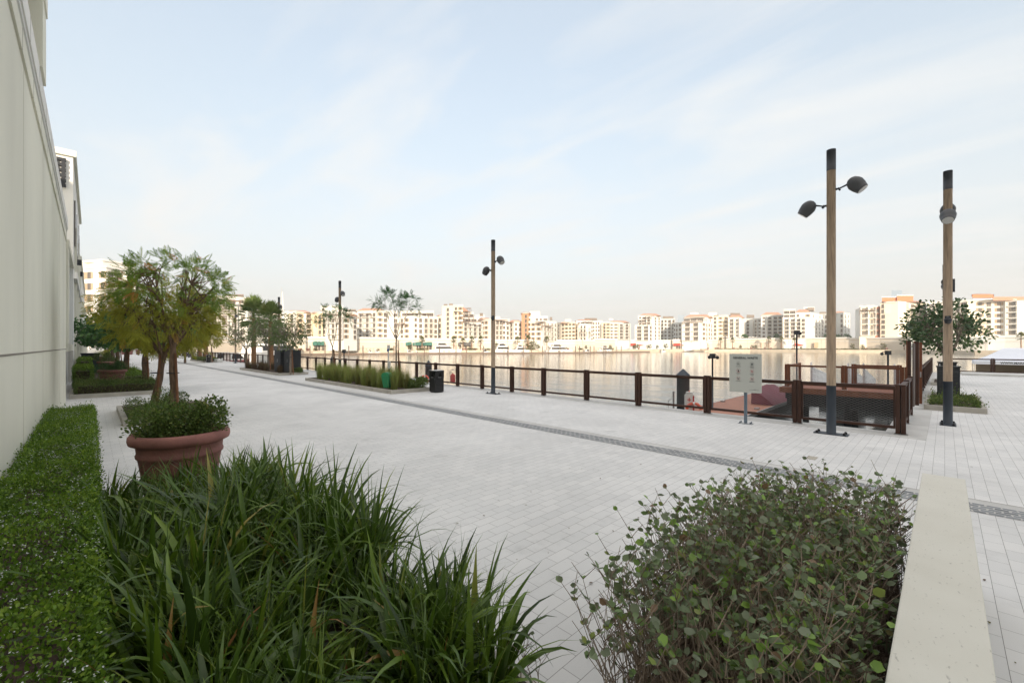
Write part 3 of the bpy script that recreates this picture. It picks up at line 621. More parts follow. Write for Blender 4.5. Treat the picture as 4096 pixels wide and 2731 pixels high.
def leafy_shrub(label, s0, s1, n0, n1, h, nst, name='leafy_shrub', x1_clip=-.145):
    """upright twiggy stems with paired round leaves"""
    t = thing(name, label, 'shrub', ((s0 + s1) / 2, (n0 + n1) / 2, 0)); b = MB(); LP = []; LD = []; LS = []; LT = []
    for i in range(nst):
        edge = random.random() < .35
        x = random.uniform(s0, s1); y = random.uniform(n0, n1)
        if edge: x = random.choice([s0, s0, s1]) + random.gauss(0, .05)
        bare = random.random() < .3; hh = h * (random.uniform(.5, .85) if bare else random.uniform(.76, 1.12)) * (1 + .05 * math.sin(x * 5 + y * 2.3)); pts = [Vector((x, y, .08))]; d = Vector((random.gauss(0, .18), random.gauss(0, .18), 1))
        if x < s0 + .2: d.x -= .12
        if y > n1 - .3: d.y += .1
        if x > s1 - .15: d.x = -abs(d.x) - .05
        k = 6
        for j in range(k):
            pts.append(pts[-1] + d.normalized() * hh / k); d += Vector((random.gauss(0, .16), random.gauss(0, .16), .05))
            if pts[-1].x > s1 - .02: d.x = -abs(d.x)
        b.tube(pts, [.0046 - .0005 * q for q in range(k + 1)], L_TWIG, 3, cap=False)
        # side twigs
        for j in range(2, k + 1):
            p = pts[j]
            for r_ in range(2):
                if random.random() < .75:
                    a = random.uniform(0, 6.28); e = p + Vector((math.cos(a) * .08, math.sin(a) * .08, .09)) * random.uniform(.6, 1.3)
                    b.tube([p, e], [.0026, .0016], L_TWIG, 3, cap=False)
                    f = (j / k); nl = 1 if f < .5 else random.choice([1, 2, 2, 2])
                    if bare or random.random() < (.86 if f < .55 else .42): continue
                    for q in range(nl):
                        a2 = a + random.gauss(0, .9); LP.append(e); LD.append((math.cos(a2), math.sin(a2), random.uniform(-.2, .9))); LS.append(random.uniform(.022, .052) * (.75 + .35 * f)); LT.append(min(1, max(0, random.gauss(.42, .2) + (.35 if f > .9 and random.random() < .35 else 0) + (.5 if f < .6 and random.random() < .12 else 0))))
        p = pts[-1]
        for q in range(0 if bare else 3):
            a2 = random.uniform(0, 6.28); LP.append(p); LD.append((math.cos(a2), math.sin(a2), random.uniform(.2, 1.4))); LS.append(random.uniform(.022, .042)); LT.append(min(.95, max(0, random.gauss(.6, .2) + (.3 if random.random() < .35 else 0))))
    o = b.build('twigs', t, world=True); a = o.data.attributes.new('tint', 'FLOAT', 'POINT'); a.data.foreach_set('value', RNG.random(len(o.data.vertices)).astype(np.float32))
    tm = (OVAL[0] * np.array((1.25, 1, 1)), OVAL[1])
    if x1_clip is not None:
        kp = [i for i, p in enumerate(LP) if p.x < x1_clip]; LP, LD, LS, LT = [[q[i] for i in kp] for q in (LP, LD, LS, LT)]
    scatter('leaves', tm, np.array([tuple(p) for p in LP]), np.array(LD), np.array(LS), L_BUSH, np.array(LT), t, flat=.35)
leafy_shrub('broad bed of twiggy shrub with dusty round leaves beside the pale stone wall', -1.02, -.24, 1.80, 4.50, .89, 1900)
leafy_shrub('few sprigs of round leaves at the bottom edge beside the paving', -1.72, -1.66, 1.85, 1.95, .30, 3, name='sprig')

# stone wall at lower right
t = thing('stone_wall', 'smooth pale stone parapet wall at lower right, speckled on top', 'wall', (0, 2.5, 0))
b = MB(); b.box(-.13, .115, -1.0, 5.55, 0, .90, M['edge']); b.build('wall', t, world=True)
b = MB(); x0, x1 = -.15, .13; b.prism([(x0, -1.0), (x1, -1.0), (x1, 5.6), (x0, 5.6)], .90, .955, M['cap']); o = b.build('capstone', t, world=True)
bv = o.modifiers.new('bevel', 'BEVEL'); bv.width = .006; bv.segments = 2

# scattered dry leaves on the paving
n = 130; x = U(n, -22, 6); y = U(n, .3, 13.5); x[:45] = U(45, -5, 1.2); y[:45] = U(45, 2.3, 7.5); x[45:75] = U(30, -20, -14); y[45:75] = U(30, .2, 5)
Dl = RNG.normal(0, 1, (n, 3)); Dl[:, 2] *= .12
o = scatter('leaf_litter', OVAL, np.stack([x, y, np.full(n, .012)], 1), Dl, .035 * U(n, .5, 1.2), L_BROWN, U(n, 0, 1), None, False, flat=.85); tag(o, 'small dry leaves scattered over the pale paving', 'leaf litter', kind='stuff')

# ================================================================== POTS
def make_pot(label, s_, n_, group='large terracotta pots along the wall'):
    t = thing('terracotta_pot', label, 'pot', (s_, n_, 0), group=group)
    prof = [(r_ * .77, z_ * 1.10) for r_, z_ in [(.0, .03), (.40, .0), (.44, .02), (.50, .30), (.56, .60), (.575, .66), (.60, .675), (.605, .70), (.59, .725), (.60, .80), (.635, .815), (.69, .835), (.705, .875), (.70, .915), (.665, .945), (.62, .945), (.60, .92), (.58, .80)]]
    b = MB(); b.lathe(prof, M['terra'], n=56); b.build('pot', t)
    b = MB(); b.lathe([(.0, .95), (.450, .95)], M['soil'], n=32, smooth=False); b.build('soil', t); return t
pot = make_pot('wide terracotta pot with a leafy shrub, nearest on the promenade', -7.1, .85)
def shrub(name, label, s_, n_, z, rx, ry, rz, n, lm, size, lobes=7, tmpl=OVAL, grp=None):
    t = thing(name, label, 'shrub', (s_, n_, z), group=grp); P = []; D = []; T = []
    c = [(random.uniform(-.6, .6) * rx, random.uniform(-.6, .6) * ry, random.uniform(.25, .75) * rz, random.uniform(.30, .52)) for _ in range(lobes)]
    c = np.array(c); k = RNG.integers(0, lobes, n); d = unit(RNG.normal(size=(n, 3))); r = c[k, 3] * (1 - np.abs(RNG.normal(0, .22, n)))
    Q = np.stack([c[k, 0] + d[:, 0] * r * rx, c[k, 1] + d[:, 1] * r * ry, c[k, 2] + d[:, 2] * r * rz * 1.05], 1); Q += RNG.normal(0, .02, (n, 3)); ok = Q[:, 2] > .02
    Q = Q[ok]; d = d[ok]; m_ = len(Q)
    Q += np.array((s_, n_, z))
    scatter('leaves', tmpl, Q, d + RNG.normal(0, .6, (m_, 3)) + np.array((0, 0, .4)), size * U(m_, .6, 1.25), lm, np.clip(RNG.normal(.5, .25, m_), 0, 1), t, flat=.2)
    b = MB()
    for cc in c: b.tube([(s_, n_, z), (s_ + cc[0] * .5, n_ + cc[1] * .5, z + cc[2] * .55), (s_ + cc[0], n_ + cc[1], z + cc[2])], [.014, .009, .004], M['bark'], 5)
    b.build('stems', t, world=True); return t
shrub('potted_shrub', 'lumpy small-leaved shrub growing in the nearest terracotta pot', -7.12, .84, .95, .50, .50, .46, 9000, L_HEDGE2, .036, 11)
shrub('low_shrub', 'grey-green mound peeping over the strap leaves below the nearest pot', -6.5, .62, .05, .42, .4, .62, 2600, L_GREY, .02, 4)
shrub('low_shrub', 'small olive shrub spilling over the kerb behind the nearest pot', -14.95 - .9, 1.1, .1, .75, .6, .75, 4200, L_HEDGE2, .034, 6)
shrub('low_shrub', 'olive shrub at the foot of the two near tree trunks', -16.6, 2.1, .1, .9, .7, .6, 4200, L_HEDGE2, .034, 6)
POTS = [(-28.0, .72, 'terracotta pot with a domed dark shrub, second from the camera'), (-43.5, .8, 'third terracotta pot, half hidden behind the domed shrub'), (-58, .95, 'terracotta pot with a spreading shrub near the grey bench box'), (-66, .95, 'farthest terracotta pot along the wall row')]
for s_, n_, lb in POTS:
    p = dup(pot, (s_, n_, 0), random.uniform(0, 6), lb)
shrub('potted_shrub', 'dark domed shrub in the second terracotta pot', -28.0, .72, .86, .74, .7, .62, 6000, L_DARK, .05, 8, LANCE)
shrub('potted_shrub', 'olive shrub in the third terracotta pot', -43.5, .8, .86, .8, .75, .7, 3000, L_HEDGE2, .06, 6, LANCE)
shrub('potted_shrub', 'spreading shrub in the fourth terracotta pot along the wall', -58, .95, .86, .95, .85, .75, 2400, L_HEDGE2, .08, 6, LANCE)
shrub('potted_shrub', 'small shrub in the farthest terracotta pot', -66, .95, .86, .9, .85, .8, 2000, L_OLIVE, .09, 6, LANCE)
for k in range(5):
    dup(pot, (-150 + k * 1.9, 6.0 + 1.3 * k, 0), 0, 'tiny distant terracotta pot in the cluster at the far end of the promenade', (1, 1, 1.25))['group'] = 'distant cluster of terracotta pots'
hedge('loose low hedge at the front of the bed beyond the cream wall', -27.6, -25.2, -.5, 2.15, .1, .52, 17000, L_HEDGE2, .042, loose=.14)
hedge('tall clipped hedge tight against the left wall behind the front hedge', -34.5, -28.6, -.62, .05, .1, 1.02, 12000, L_HEDGE, .05)
hedge('second clipped hedge along the wall, further back and brighter', -44, -37, -.62, .0, .1, 1.25, 9000, L_HEDGE, .06)
hedge('clipped hedge between the domed pot and the promenade', -40, -29.6, 1.15, 2.15, .1, .62, 13000, L_HEDGE, .05, loose=.09)
hedge('low dark hedge at the far end of the wall bed', -58, -46, 1.0, 2.15, .1, .6, 6000, L_HEDGE2, .07)
t = thing('storage_box', 'slate grey box standing by the wall above the clipped hedge', 'box', (-47, -.1, 0)); b = MB(); b.box(-48.4, -46.4, -.55, .45, .1, 1.55, M['navy']); b.box(-48.5, -46.3, -.6, .5, 1.55, 1.62, M['dark']); b.build('box', t, world=True)

# ================================================================== TREES
def bez(a, b_, c, n=5): return [a * (1 - t) ** 2 + b_ * 2 * t * (1 - t) + c * t * t for t in [i / n for i in range(n + 1)]]
def tree(name, label, s_, n_, fork, r0, cen, rad, ncl, per, lm, tmpl, size, bk, limbs=5, droop=0.0, clr=.3, lean=(0, 0), stakes=0, grp=None, cat='tree', flat=.4, shell=.45, twig=True, keep=None):
    t = thing(name, label, cat, (s_, n_, 0), group=grp); base = Vector((s_, n_, .05)); top = Vector((s_ + lean[0], n_ + lean[1], fork)); b = MB()
    mid = (base + top) / 2 + Vector((random.gauss(0, .05), random.gauss(0, .05), 0)); tp = bez(base, mid, top, 8); tp = [p + Vector((random.gauss(0, r0 * .12), random.gauss(0, r0 * .12), 0)) for p in tp]
    b.tube(tp, [r0 * (1.25 - .45 * i / 8) * random.uniform(.94, 1.07) for i in range(9)], bk, 10)
    C = Vector(cen) + Vector((s_, n_, 0)); rx, ry, rz = rad; lim = []
    for i in range(limbs):
        a = 2 * math.pi * (i + random.random() * .6) / limbs; e = C + Vector((math.cos(a) * rx * .5, math.sin(a) * ry * .5, random.uniform(-.05, .55) * rz)); lim.append(e)
        m_ = top + (e - top) * .5 + Vector((math.cos(a), math.sin(a), -.3)) * .12 * rx; b.tube(bez(top - Vector((0, 0, .1)), m_, e, 6), [r0 * (.50 - .07 * k) for k in range(7)], bk, 7)
    CP = []
    for i in range(ncl):
        while True:
            d = Vector((random.gauss(0, 1), random.gauss(0, 1), random.gauss(0, 1))).normalized()
            if keep is None or keep(d): break
        q = random.uniform(shell, 1.0) ** .6; e = C + Vector((d.x * rx * q, d.y * ry * q, d.z * rz * q)); CP.append((e, d))
        l = min(lim, key=lambda z: (z - e).length); m_ = l + (e - l) * .5 + Vector((0, 0, -.06 * rz if droop else .08 * rz)); st = l if random.random() < .6 else top + (l - top) * .6
        if twig: b.tube(bez(st, m_, e, 4), [r0 * v for v in (.26, .2, .15, .10, .06)], bk, 5, cap=False)
    b.build('trunk', t, world=True); P = []; D = []
    for e, d in CP:
        k = max(3, int(per * random.uniform(.6, 1.4))); v = RNG.normal(size=(k, 3)); v = unit(v + np.array((d.x, d.y, d.z)) * .8 + np.array((0, 0, -droop)))
        P.append(np.array(tuple(e)) + v * U(k, 0, clr)[:, None]); D.append(v + RNG.normal(0, .3, (k, 3)) + np.array((0, 0, -droop)))
    P = np.concatenate(P); D = np.concatenate(D); n = len(P)
    scatter('crown', tmpl, P, D, size * U(n, .65, 1.15), lm, np.clip(RNG.normal(.5, .24, n), 0, 1), t, flat=flat)
    for k in range(stakes):
        q = MB(); a = k * 2.2 + .4; q.tube([(s_ + math.cos(a) * .26, n_ + math.sin(a) * .26, .05), (s_ + lean[0] * .5 + math.cos(a) * .12, n_ + lean[1] * .5 + math.sin(a) * .12, min(fork, 1.95))], .035, M['stake'], 7); q.build('stake', t, world=True)
    if stakes:
        q = MB(); q.tube([(s_ + lean[0] * .45 + math.cos(a_) * .15, n_ + lean[1] * .45 + math.sin(a_) * .15, 1.35) for a_ in np.linspace(0, 6.28, 10)], .014, M['dark'], 5); q.build('tie', t, world=True)
    return t
tree('feather_leaf_tree', 'green feather-leaved tree with a furrowed brown trunk, nearest on the left', -16.3, 1.75, 2.25, .095, (0, 0, 3.75), (1.3, 1.3, 1.1), 78, 7, L_GREEN, PIN, .36, M['bark'], limbs=6, clr=.22, stakes=1, droop=.1, shell=.7, keep=lambda d: d.z > -.35)
tree('feather_leaf_tree', 'yellowing feather-leaved tree with a leaning trunk beside the nearest green one', *at_px(606, 1.3), 1.9, .088, (-.45, .35, 3.1), (1.62, 1.6, 1.0), 135, 11, L_OLIVE, PIN, .34, M['bark'], limbs=7, clr=.3, lean=(.24, .26), stakes=1, droop=.35)
tree('feather_leaf_tree', 'dark broad-leaved tree behind the yellowing one, front of the wall row', -26.7, 1.85, 2.1, .13, (0, 0, 2.95), (2.1, 2.0, .8), 120, 34, L_DARK, OVAL, .17, M['bark'], limbs=6, clr=.45, stakes=1)
TR = tree('broad_leaf_tree', 'second broad-leaved tree of the wall row', -35, 1.55, 2.1, .14, (0, 0, 3.1), (2.4, 2.2, .95), 110, 26, L_DARK, OVAL, .20, M['bark'], limbs=6, clr=.5, stakes=1)
for i, (s_, lb) in enumerate([(-45, 'third broad-leaved tree of the wall row, past the domed pot'), (-56, 'fourth broad-leaved tree of the wall row'), (-70, 'fifth broad-leaved tree of the wall row'), (-88, 'farthest broad-leaved tree of the wall row')]):
    o = dup(TR, (s_, 1.5, 0), 1.3 * (i + 1), lb)
TR2 = tree('yellowing_tree', 'yellow-green tree hanging beside the far staked trunks', -68, 8.5, 2.4, .11, (0, 0, 3.9), (2.4, 2.4, 1.6), 80, 16, L_OLIVE, PIN, .6, M['bark'], limbs=6, clr=.5, droop=.3)
# three sparse grey-green trees near the cabinets
for px, n_, h_, lb, rw in [(985, 11.3, 4.2, 'sparse grey-green tree with pale crooked trunk, left of the palms', 1.75), (1075, 10.9, 4.4, 'sparse grey-green tree leaning right, between the palms', 1.7), (1163, 10.6, 4.1, 'sparse grey-green tree staked in front of the charcoal cabinets', 1.35)]:
    s_, n2 = at_px(px, n_)
    tree('sparse_tree', lb, s_, n2, 1.9, .065, (0, 0, h_ - .9), (rw, rw, 1.3), 130, 18, L_GREY, OVAL, .13, M['barkgrey'], limbs=6, clr=.32, stakes=2, lean=(random.gauss(0, .25), 0))
for px, n_, lb in [(1330, 11.0, 'thin young tree with feathery leaves in the grass bed, beside a lamp post'), (1585, 10.9, 'tall thin young tree with flat feathery sprays behind the green bin')]:
    s_, n2 = at_px(px, n_)
    tree('young_tree', lb, s_, n2, 2.6 if px > 1400 else 2.2, .038, (0, 0, 4.1 if px > 1400 else 3.9), (1.2, 1.2, .75), 24, 15, L_DARK, PIN, .32, M['barkgrey'], limbs=4, clr=.16, stakes=2, flat=.8, shell=.8, keep=lambda d: d.z > -.3)
tree('glossy_tree', 'dense dark-green tree behind the right lamp post', .12, 26.6, 1.7, .09, (-.15, 0, 3.05), (1.4, 1.4, 1.05), 85, 22, L_GLOSS, OVAL, .16, M['barkgrey'], limbs=7, clr=.40, shell=.15)
tree('glossy_tree', 'smaller yellow-green tree further along the right railing', .0, 35.5, 1.9, .08, (0, 0, 2.9), (1.7, 1.7, 1.0), 70, 20, L_GREY, OVAL, .17, M['barkgrey'], limbs=5, clr=.4)

# palms
def make_palm(name, label, s_, n_, h, cr, nf=34, tr=.2, lm=L_PALM, grp=None):
    t = thing(name, label, 'palm tree', (s_, n_, 0), group=grp); b = MB(); k = 10
    b.tube([(math.sin(i * .7) * .02, 0, h * i / k) for i in range(k + 1)], [tr * (1.15 - .25 * i / k) * (1.0 + .05 * (-1) ** i) for i in range(k + 1)], M['palmbark'], 12); b.build('trunk', t)
    V = []; Fq = []; T = []
    for i in range(nf):
        az = i * 2.399; el = 1.52 - 2.1 * (i / nf) ** 1.15; st = Vector((math.cos(az) * math.cos(el), math.sin(az) * math.cos(el), math.sin(el))); side = Vector((-math.sin(az), math.cos(az), 0)); base = Vector((0, 0, h)); hub = base + st * cr * .48 + Vector((0, 0, -.02))
        o = len(V); V += [tuple(base - side * .04), tuple(base + side * .04), tuple(hub + side * .03), tuple(hub - side * .03)]; Fq.append((o, o + 1, o + 2, o + 3)); tv = random.random(); T += [tv] * 4
        nrm = st.cross(side)
        for j in range(15):
            a = (j - 7) / 7 * 1.25; d = st * math.cos(a) + side * math.sin(a); l = cr * .58 * (1 - .18 * abs(j - 7) / 7) * random.uniform(.9, 1.05); dr = -.10 * cr * random.uniform(.3, 1.3); w_ = side * math.cos(a) - st * math.sin(a); w_ = w_ * .036 * cr
            m_ = hub + d * l * .5 + nrm * .01; e = hub + d * l + Vector((0, 0, dr)); o = len(V); V += [tuple(hub), tuple(m_ + w_), tuple(e), tuple(m_ - w_)]; Fq.append((o, o + 1, o + 2, o + 3)); T += [min(1, max(0, tv * .6 + random.random() * .4))] * 4
    V = [(a, c, h + (z - h) * (1.4 if z > h else 1.1)) for a, c, z in V]; npmesh('crown', V, Fq, lm, T, t, world=False); return t
for px, n_, h_, lb, c in [(1015, 12.7, 5.3, 'tall fan palm with a rusty trunk, left of the pair by the railing', 2.0), (1083, 12.3, 4.6, 'shorter fan palm, right of the pair by the railing', 1.6)]:
    s_, n2 = at_px(px, n_); make_palm('fan_palm', lb, s_, n2, h_, c, tr=.22)
for px, lb in [(800, 'far palm trunk in the small bed, left one'), (823, 'far palm trunk in the small bed, right one')]:
    s_, n2 = at_px(px, 12.0); make_palm('fan_palm', lb, s_, n2, 4.2, 1.3, tr=.24)
for px in (765, 792, 845):
    s_, n2 = at_px(px, 11.2); tree('staked_tree', 'thin pale staked trunk in the small far bed', s_, n2, 2.3, .06, (0, 0, 3.2), (1.2, 1.2, .9), 30, 12, L_OLIVE, PIN, .45, M['barkgrey'], limbs=4, clr=.3, stakes=1, grp='staked trees in the small far bed')

# ================================================================== ORNAMENTAL GRASS
def grass(label, s0, s1, n0, n1, h, nt_, lm, name='grass_clump', grp=None, per=130, r=.16):
    xs = []
    nx = max(1, int((s1 - s0) / .55)); ny = max(1, int((n1 - n0) / .6))
    for i in range(nx):
        for j in range(ny): xs.append((s0 + (i + .5 + random.uniform(-.2, .2)) * (s1 - s0) / nx, n0 + (j + .5 + random.uniform(-.2, .2)) * (n1 - n0) / ny))
    t = tag(thing(name, label, 'grass', ((s0 + s1) / 2, (n0 + n1) / 2, .1), group=grp), kind='stuff')
    P = []; 
    n = len(xs) * per; k = np.repeat(np.arange(len(xs)), per); C = np.array(xs)[k]; sc = RNG.uniform(.82, 1.12, len(xs))[k]
    P = np.stack([C[:, 0] + RNG.normal(0, .06, n), C[:, 1] + RNG.normal(0, .06, n), np.full(n, .1)], 1)
    tn = np.clip(RNG.uniform(.25, .75, len(xs))[k] + RNG.normal(0, .18, n), 0, 1)
    o = blades('blades', P, U(n, 0, 6.28), h * sc * U(n, .55, 1.15), np.abs(RNG.normal(0, .16, n)), np.abs(RNG.normal(.25, .25, n)), U(n, .006, .013), lm, tn, t, seg=4, fold=0); o['kind'] = 'stuff'
    return t
grass('long bank of soft green ornamental grass in the bed before the railing', -28.1, -17.9, 9.75, 11.3, 1.02, 0, L_GRASS, per=330)
grass('brownish grasses left of the charcoal cabinets', -45.7, -38.6, 9.95, 11.7, .68, 0, L_BROWN, per=170)
grass('dark russet grass tuft before the charcoal cabinets', -36.6, -35.2, 9.95, 11.0, .75, 0, L_BROWN, per=330)
grass('rounded pale grass mound in the farthest bed', -107, -101, 9.6, 11.4, 1.2, 0, L_GRASS, per=60)
grass('dull brown grass in the farthest bed, right part', -100.5, -96.4, 9.6, 11.4, .8, 0, L_BROWN, per=60)
shrub('low_shrub', 'dark low shrub at the right end of the grass bed', -18.0, 11.2, .12, .75, .55, .5, 4200, L_HEDGE2, .05, 6)
shrub('low_shrub', 'low green shrub at the right end of the cabinet bed', -34.95, 11.35, .12, .7, .55, .4, 2200, L_HEDGE2, .06, 5)
hedge('low olive hedge in the small far bed', -79.8, -70.2, 10.8, 12.4, .1, .45, 6000, L_HEDGE2, .08)
hedge('low green groundcover hedge around the dark cabinets on the right', -.35, .8, 20.4, 23.6, .1, .22, 5200, L_HEDGE2, .05, loose=.10)

# ================================================================== LAMP POSTS
def lamp_head(sg):
    """dome head on a short arm; points out and down along local x*sg"""
    b = MB(); b.tube([(0, 0, 0), (sg * .10, 0, .01), (sg * .24, 0, .06)], [.03, .018, .022], M['dark'], 8)
    b.tube([(sg * .06, 0, -.02), (sg * .09, 0, .0)], [.045, .045], M['dark'], 10)
    ax = Vector((sg * .62, 0, -.78)).normalized(); c = Vector((sg * .34, 0, .10)) - ax * .06
    prof = [(-.06, .012), (-.045, .07), (-.01, .115), (.05, .15), (.12, .168), (.22, .155), (.33, .125)]
    b.tube([c + ax * (q + .02) for q, _ in prof], [r for _, r in prof], M['lampgrey'], 18)
    return b, c + ax * .352, ax
def make_lamp(label, s_, n_, rz, cctv=None, single=False):
    t = thing('street_lamp', label, 'street lamp', (s_, n_, 0), rz, 'twin-headed wooden street lamps on the promenade')
    b = MB(); b.box(-.34, .34, -.16, .16, 0, .02, M['navy']); b.build('base_plate', t)
    b = MB()
    for x in (-.27, .27):
        for y in (-.11, .11): b.lathe([(0, .02), (.032, .02), (.032, .045), (.022, .07), (0, .078)], M['black'], (x, y, 0), 8)
    b.build('bolts', t)
    b = MB(); b.tube([(0, 0, .02), (0, 0, 1.19)], .098, M['navy'], 24); b.build('sleeve', t)
    b = MB(); b.tube([(0, 0, 1.19), (0, 0, 6.46)], [.095, .093], M['polewood'], 24); b.build('pole', t)
    b = MB(); b.tube([(0, 0, 6.46), (0, 0, 6.97)], [.096, .096], M['dark'], 24); b.build('cap', t)
    for sg, z in ((-1, 5.62), (1, 5.98)):
        b, lc, ax = lamp_head(sg); o = b.build('lamp_head', t, (sg * .08, 0, z)); b = MB(); b.tube([lc, lc + ax * .008], .115, M['lens'], 18); b.build('lens', o)
    if cctv:
        a, z = cctv; b = MB(); dx, dy = math.cos(a), math.sin(a)
        b.box(-.07, .07, -.06, .06, -.08, .08, M['dark'], a, (0, 0)); b.tube([(0, 0, .0), (dx * .2, dy * .2, .05), (dx * .28, dy * .28, .02)], .025, M['dark'], 8); b.lathe([(0, -.13), (.05, -.11), (.075, -.05), (.085, .0), (.03, .03), (0, .03)], M['dark'], (dx * .28, dy * .28, -.02), 14); b.lathe([(.0, .0), (.06, -.03), (.07, .02)], M['lampgrey'], (dx * .28, dy * .28, -.1), 12)
        b.build('security_camera', t, (dx * .12, dy * .12, z))
    return t
LPS = [(-1.96, 12.95, 0, None, 'nearest street lamp, standing just left of the railing corner'), (.06, 16.8, R(90), (R(180), 2.9), 'street lamp in front of the dark cabinets and the glossy tree'), (-14.4, 13.0, 0, (R(-45), 3.45), 'street lamp at the middle of the view, against the open water'),
       (-31.3, 13.05, 0, None, 'street lamp rising behind the soft grasses and the feathery young tree'), (-45.8, 13.1, 0, (R(-45), 3.3), 'street lamp behind the charcoal cabinets'), (-63.5, 13.1, 0, None, 'street lamp left of the palms, its top lost in leaves'), (.0, 35.9, R(90), None, 'second street lamp on the right, half hidden by the first'),
       (-82, 13.1, 0, None, 'small far street lamp by the small bed'), (-100, 13.1, 0, None, 'farthest street lamp on the promenade')]
for s_, n_, rz, cc, lb in LPS: make_lamp(lb, s_, n_, rz, cc)
t = thing('loudspeaker', 'grey box fixed to the second lamp post on the right', 'speaker', (.0, 35.6, 3.6)); b = MB(); b.box(.1, .42, 35.5, 35.75, 5.3, 6.05, M['lampgrey']); b.box(.13, .39, 35.49, 35.5, 5.33, 6.02, M['dark']); b.build('box', t, world=True)

# ================================================================== RAILINGS
def post_mb(m=None):
    m = m or M['corten']; b = MB()
    for sg in (-1, 1): b.box(sg * .052 - .042, sg * .052 + .042, -.055, .055, .03, 1.21, m)
    b.tube([(0, -.03, .03), (0, -.03, 1.2)], .006, M['wire'], 5); b.box(-.10, .10, -.06, .06, 1.205, 1.218, m)
    b.box(-.13, .13, -.06, .06, .008, .022, M['steel']); 
    for x in (-.11, .11): b.lathe([(0, .02), (.014, .02), (.014, .045), (0, .05)], M['steel'], (x, 0, 0), 6)
    return b
def mesh_panel(ln, z0=.22, z1=1.08, dx=.115, dz=.062, r=.0016):
    """woven diamond wire net between x=0 and x=ln"""
    b = MB(); rows = int((z1 - z0) / dz); o = []
    cols = int(ln / dx); dx = ln / cols; k = b.mi(M['wire'])
    def seg(a, c):
        d = Vector(c) - Vector(a); n_ = Vector((-d.z, 0, d.x)).normalized() * r; q = len(b.v); y = Vector((0, r, 0))
        A, C_ = Vector(a), Vector(c)
        for p in (A - n_, A + y, A + n_, C_ - n_, C_ + y, C_ + n_): b.v.append(tuple(p))
        for f in ((0, 1, 4, 3), (1, 2, 5, 4), (2, 0, 3, 5)): b.f.append([q + i for i in f]); b.m.append(k); b.sm.append(False)
    slope = dz / dx * 1.0; H = z1 - z0
    # long diagonal wires both ways
    per = dx * 1.0
    i = -int(H / slope / dx) - 1
    while i * dx < ln:
        x0 = i * dx; a = (max(0, x0), z0 + max(0, -x0) * slope); xe = x0 + H / slope; c = (min(ln, xe), z1 if xe <= ln else z0 + (ln - x0) * slope)
        if a[1] < z1 and c[0] > a[0]:
            seg((a[0], 0, a[1]), (c[0], 0, c[1])); seg((ln - a[0], .004, a[1]), (ln - c[0], .004, c[1]))
        i += 1
    return b
PANELS = {}
def railing(label, pts, m=None, mesh_n=99, z=0, name='railing', grp=None, r=.0021):
    m = m or M['corten']; x0, y0 = pts[0]; t = thing(name, label, 'railing', (x0, y0, z), group=grp); pk = None
    for i, (x, y) in enumerate(pts):
        j = min(i, len(pts) - 2); a = math.atan2(pts[j + 1][1] - pts[j][1], pts[j + 1][0] - pts[j][0])
        if pk is None: pk = post_mb(m).build('post', t, (x - x0, y - y0, 0)); pk.rotation_euler = (0, 0, a)
        else: cp(pk, t, (x - x0, y - y0, 0), a)
    for i in range(len(pts) - 1):
        (xa, ya), (xb, yb) = pts[i], pts[i + 1]; ln = math.hypot(xb - xa, yb - ya) - .2; a = math.atan2(yb - ya, xb - xa); L3 = (xa - x0 + .1 * math.cos(a), ya - y0 + .1 * math.sin(a), 0)
        key = (round(ln, 2), m.name)
        if key not in PANELS:
            b = MB(); b.box(0, ln, -.035, .035, 1.09, 1.17, m); b.box(0, ln, -.05, .05, 1.17, 1.185, m); b.box(0, ln, -.035, .035, .14, .21, m); b.box(0, .035, -.02, .02, .21, 1.09, m); b.box(ln - .035, ln, -.02, .02, .21, 1.09, m)
            w_ = mesh_panel(ln, r=r); PANELS[key] = (b.build('frame', link=False), w_.build('wire_mesh', link=False))
        f, w_ = PANELS[key]; o = cp(f, t, L3, a)
        if i < mesh_n: cp(w_, t, L3, a)
    return t
ss = [.73 - 1.46, -2.88, -5.32, -7.73, -9.98, -12.24, -14.2, -16.33, -18.35, -20.4, -22.4, -24.45, -26.5, -28.5, -30.5]
while ss[-1] > -160: ss.append(ss[-1] - 2.03)
ss[0] = -.75
railing('long brown steel railing with wire mesh, running along the water to the far left', [(s_, 14.0) for s_ in ss], mesh_n=22)
railing('brown railing running away from the corner on the right side', [(-.75, 14.18 + 1.98 * i) for i in range(3)] )
railing('brown railing running away beyond the gangway gate', [(-.75, 22.4 + 1.98 * i) for i in range(14)] + [(-.75, 49.3)], mesh_n=3)
railing('brown railing crossing the far right, in front of the white tent', [(-.75 + 1.0, 49.5)] + [(-.75 + 1.0 + 2.35 * i, 49.5) for i in range(1, 9)], mesh_n=0)
b = MB(); b.box(.9, 30, 46.2, 49.3, 0, .14, M['edge']); t = thing('low_step', 'long low pale concrete step before the far right railing', 'step', (10, 47, 0)); b.build('step', t, world=True)
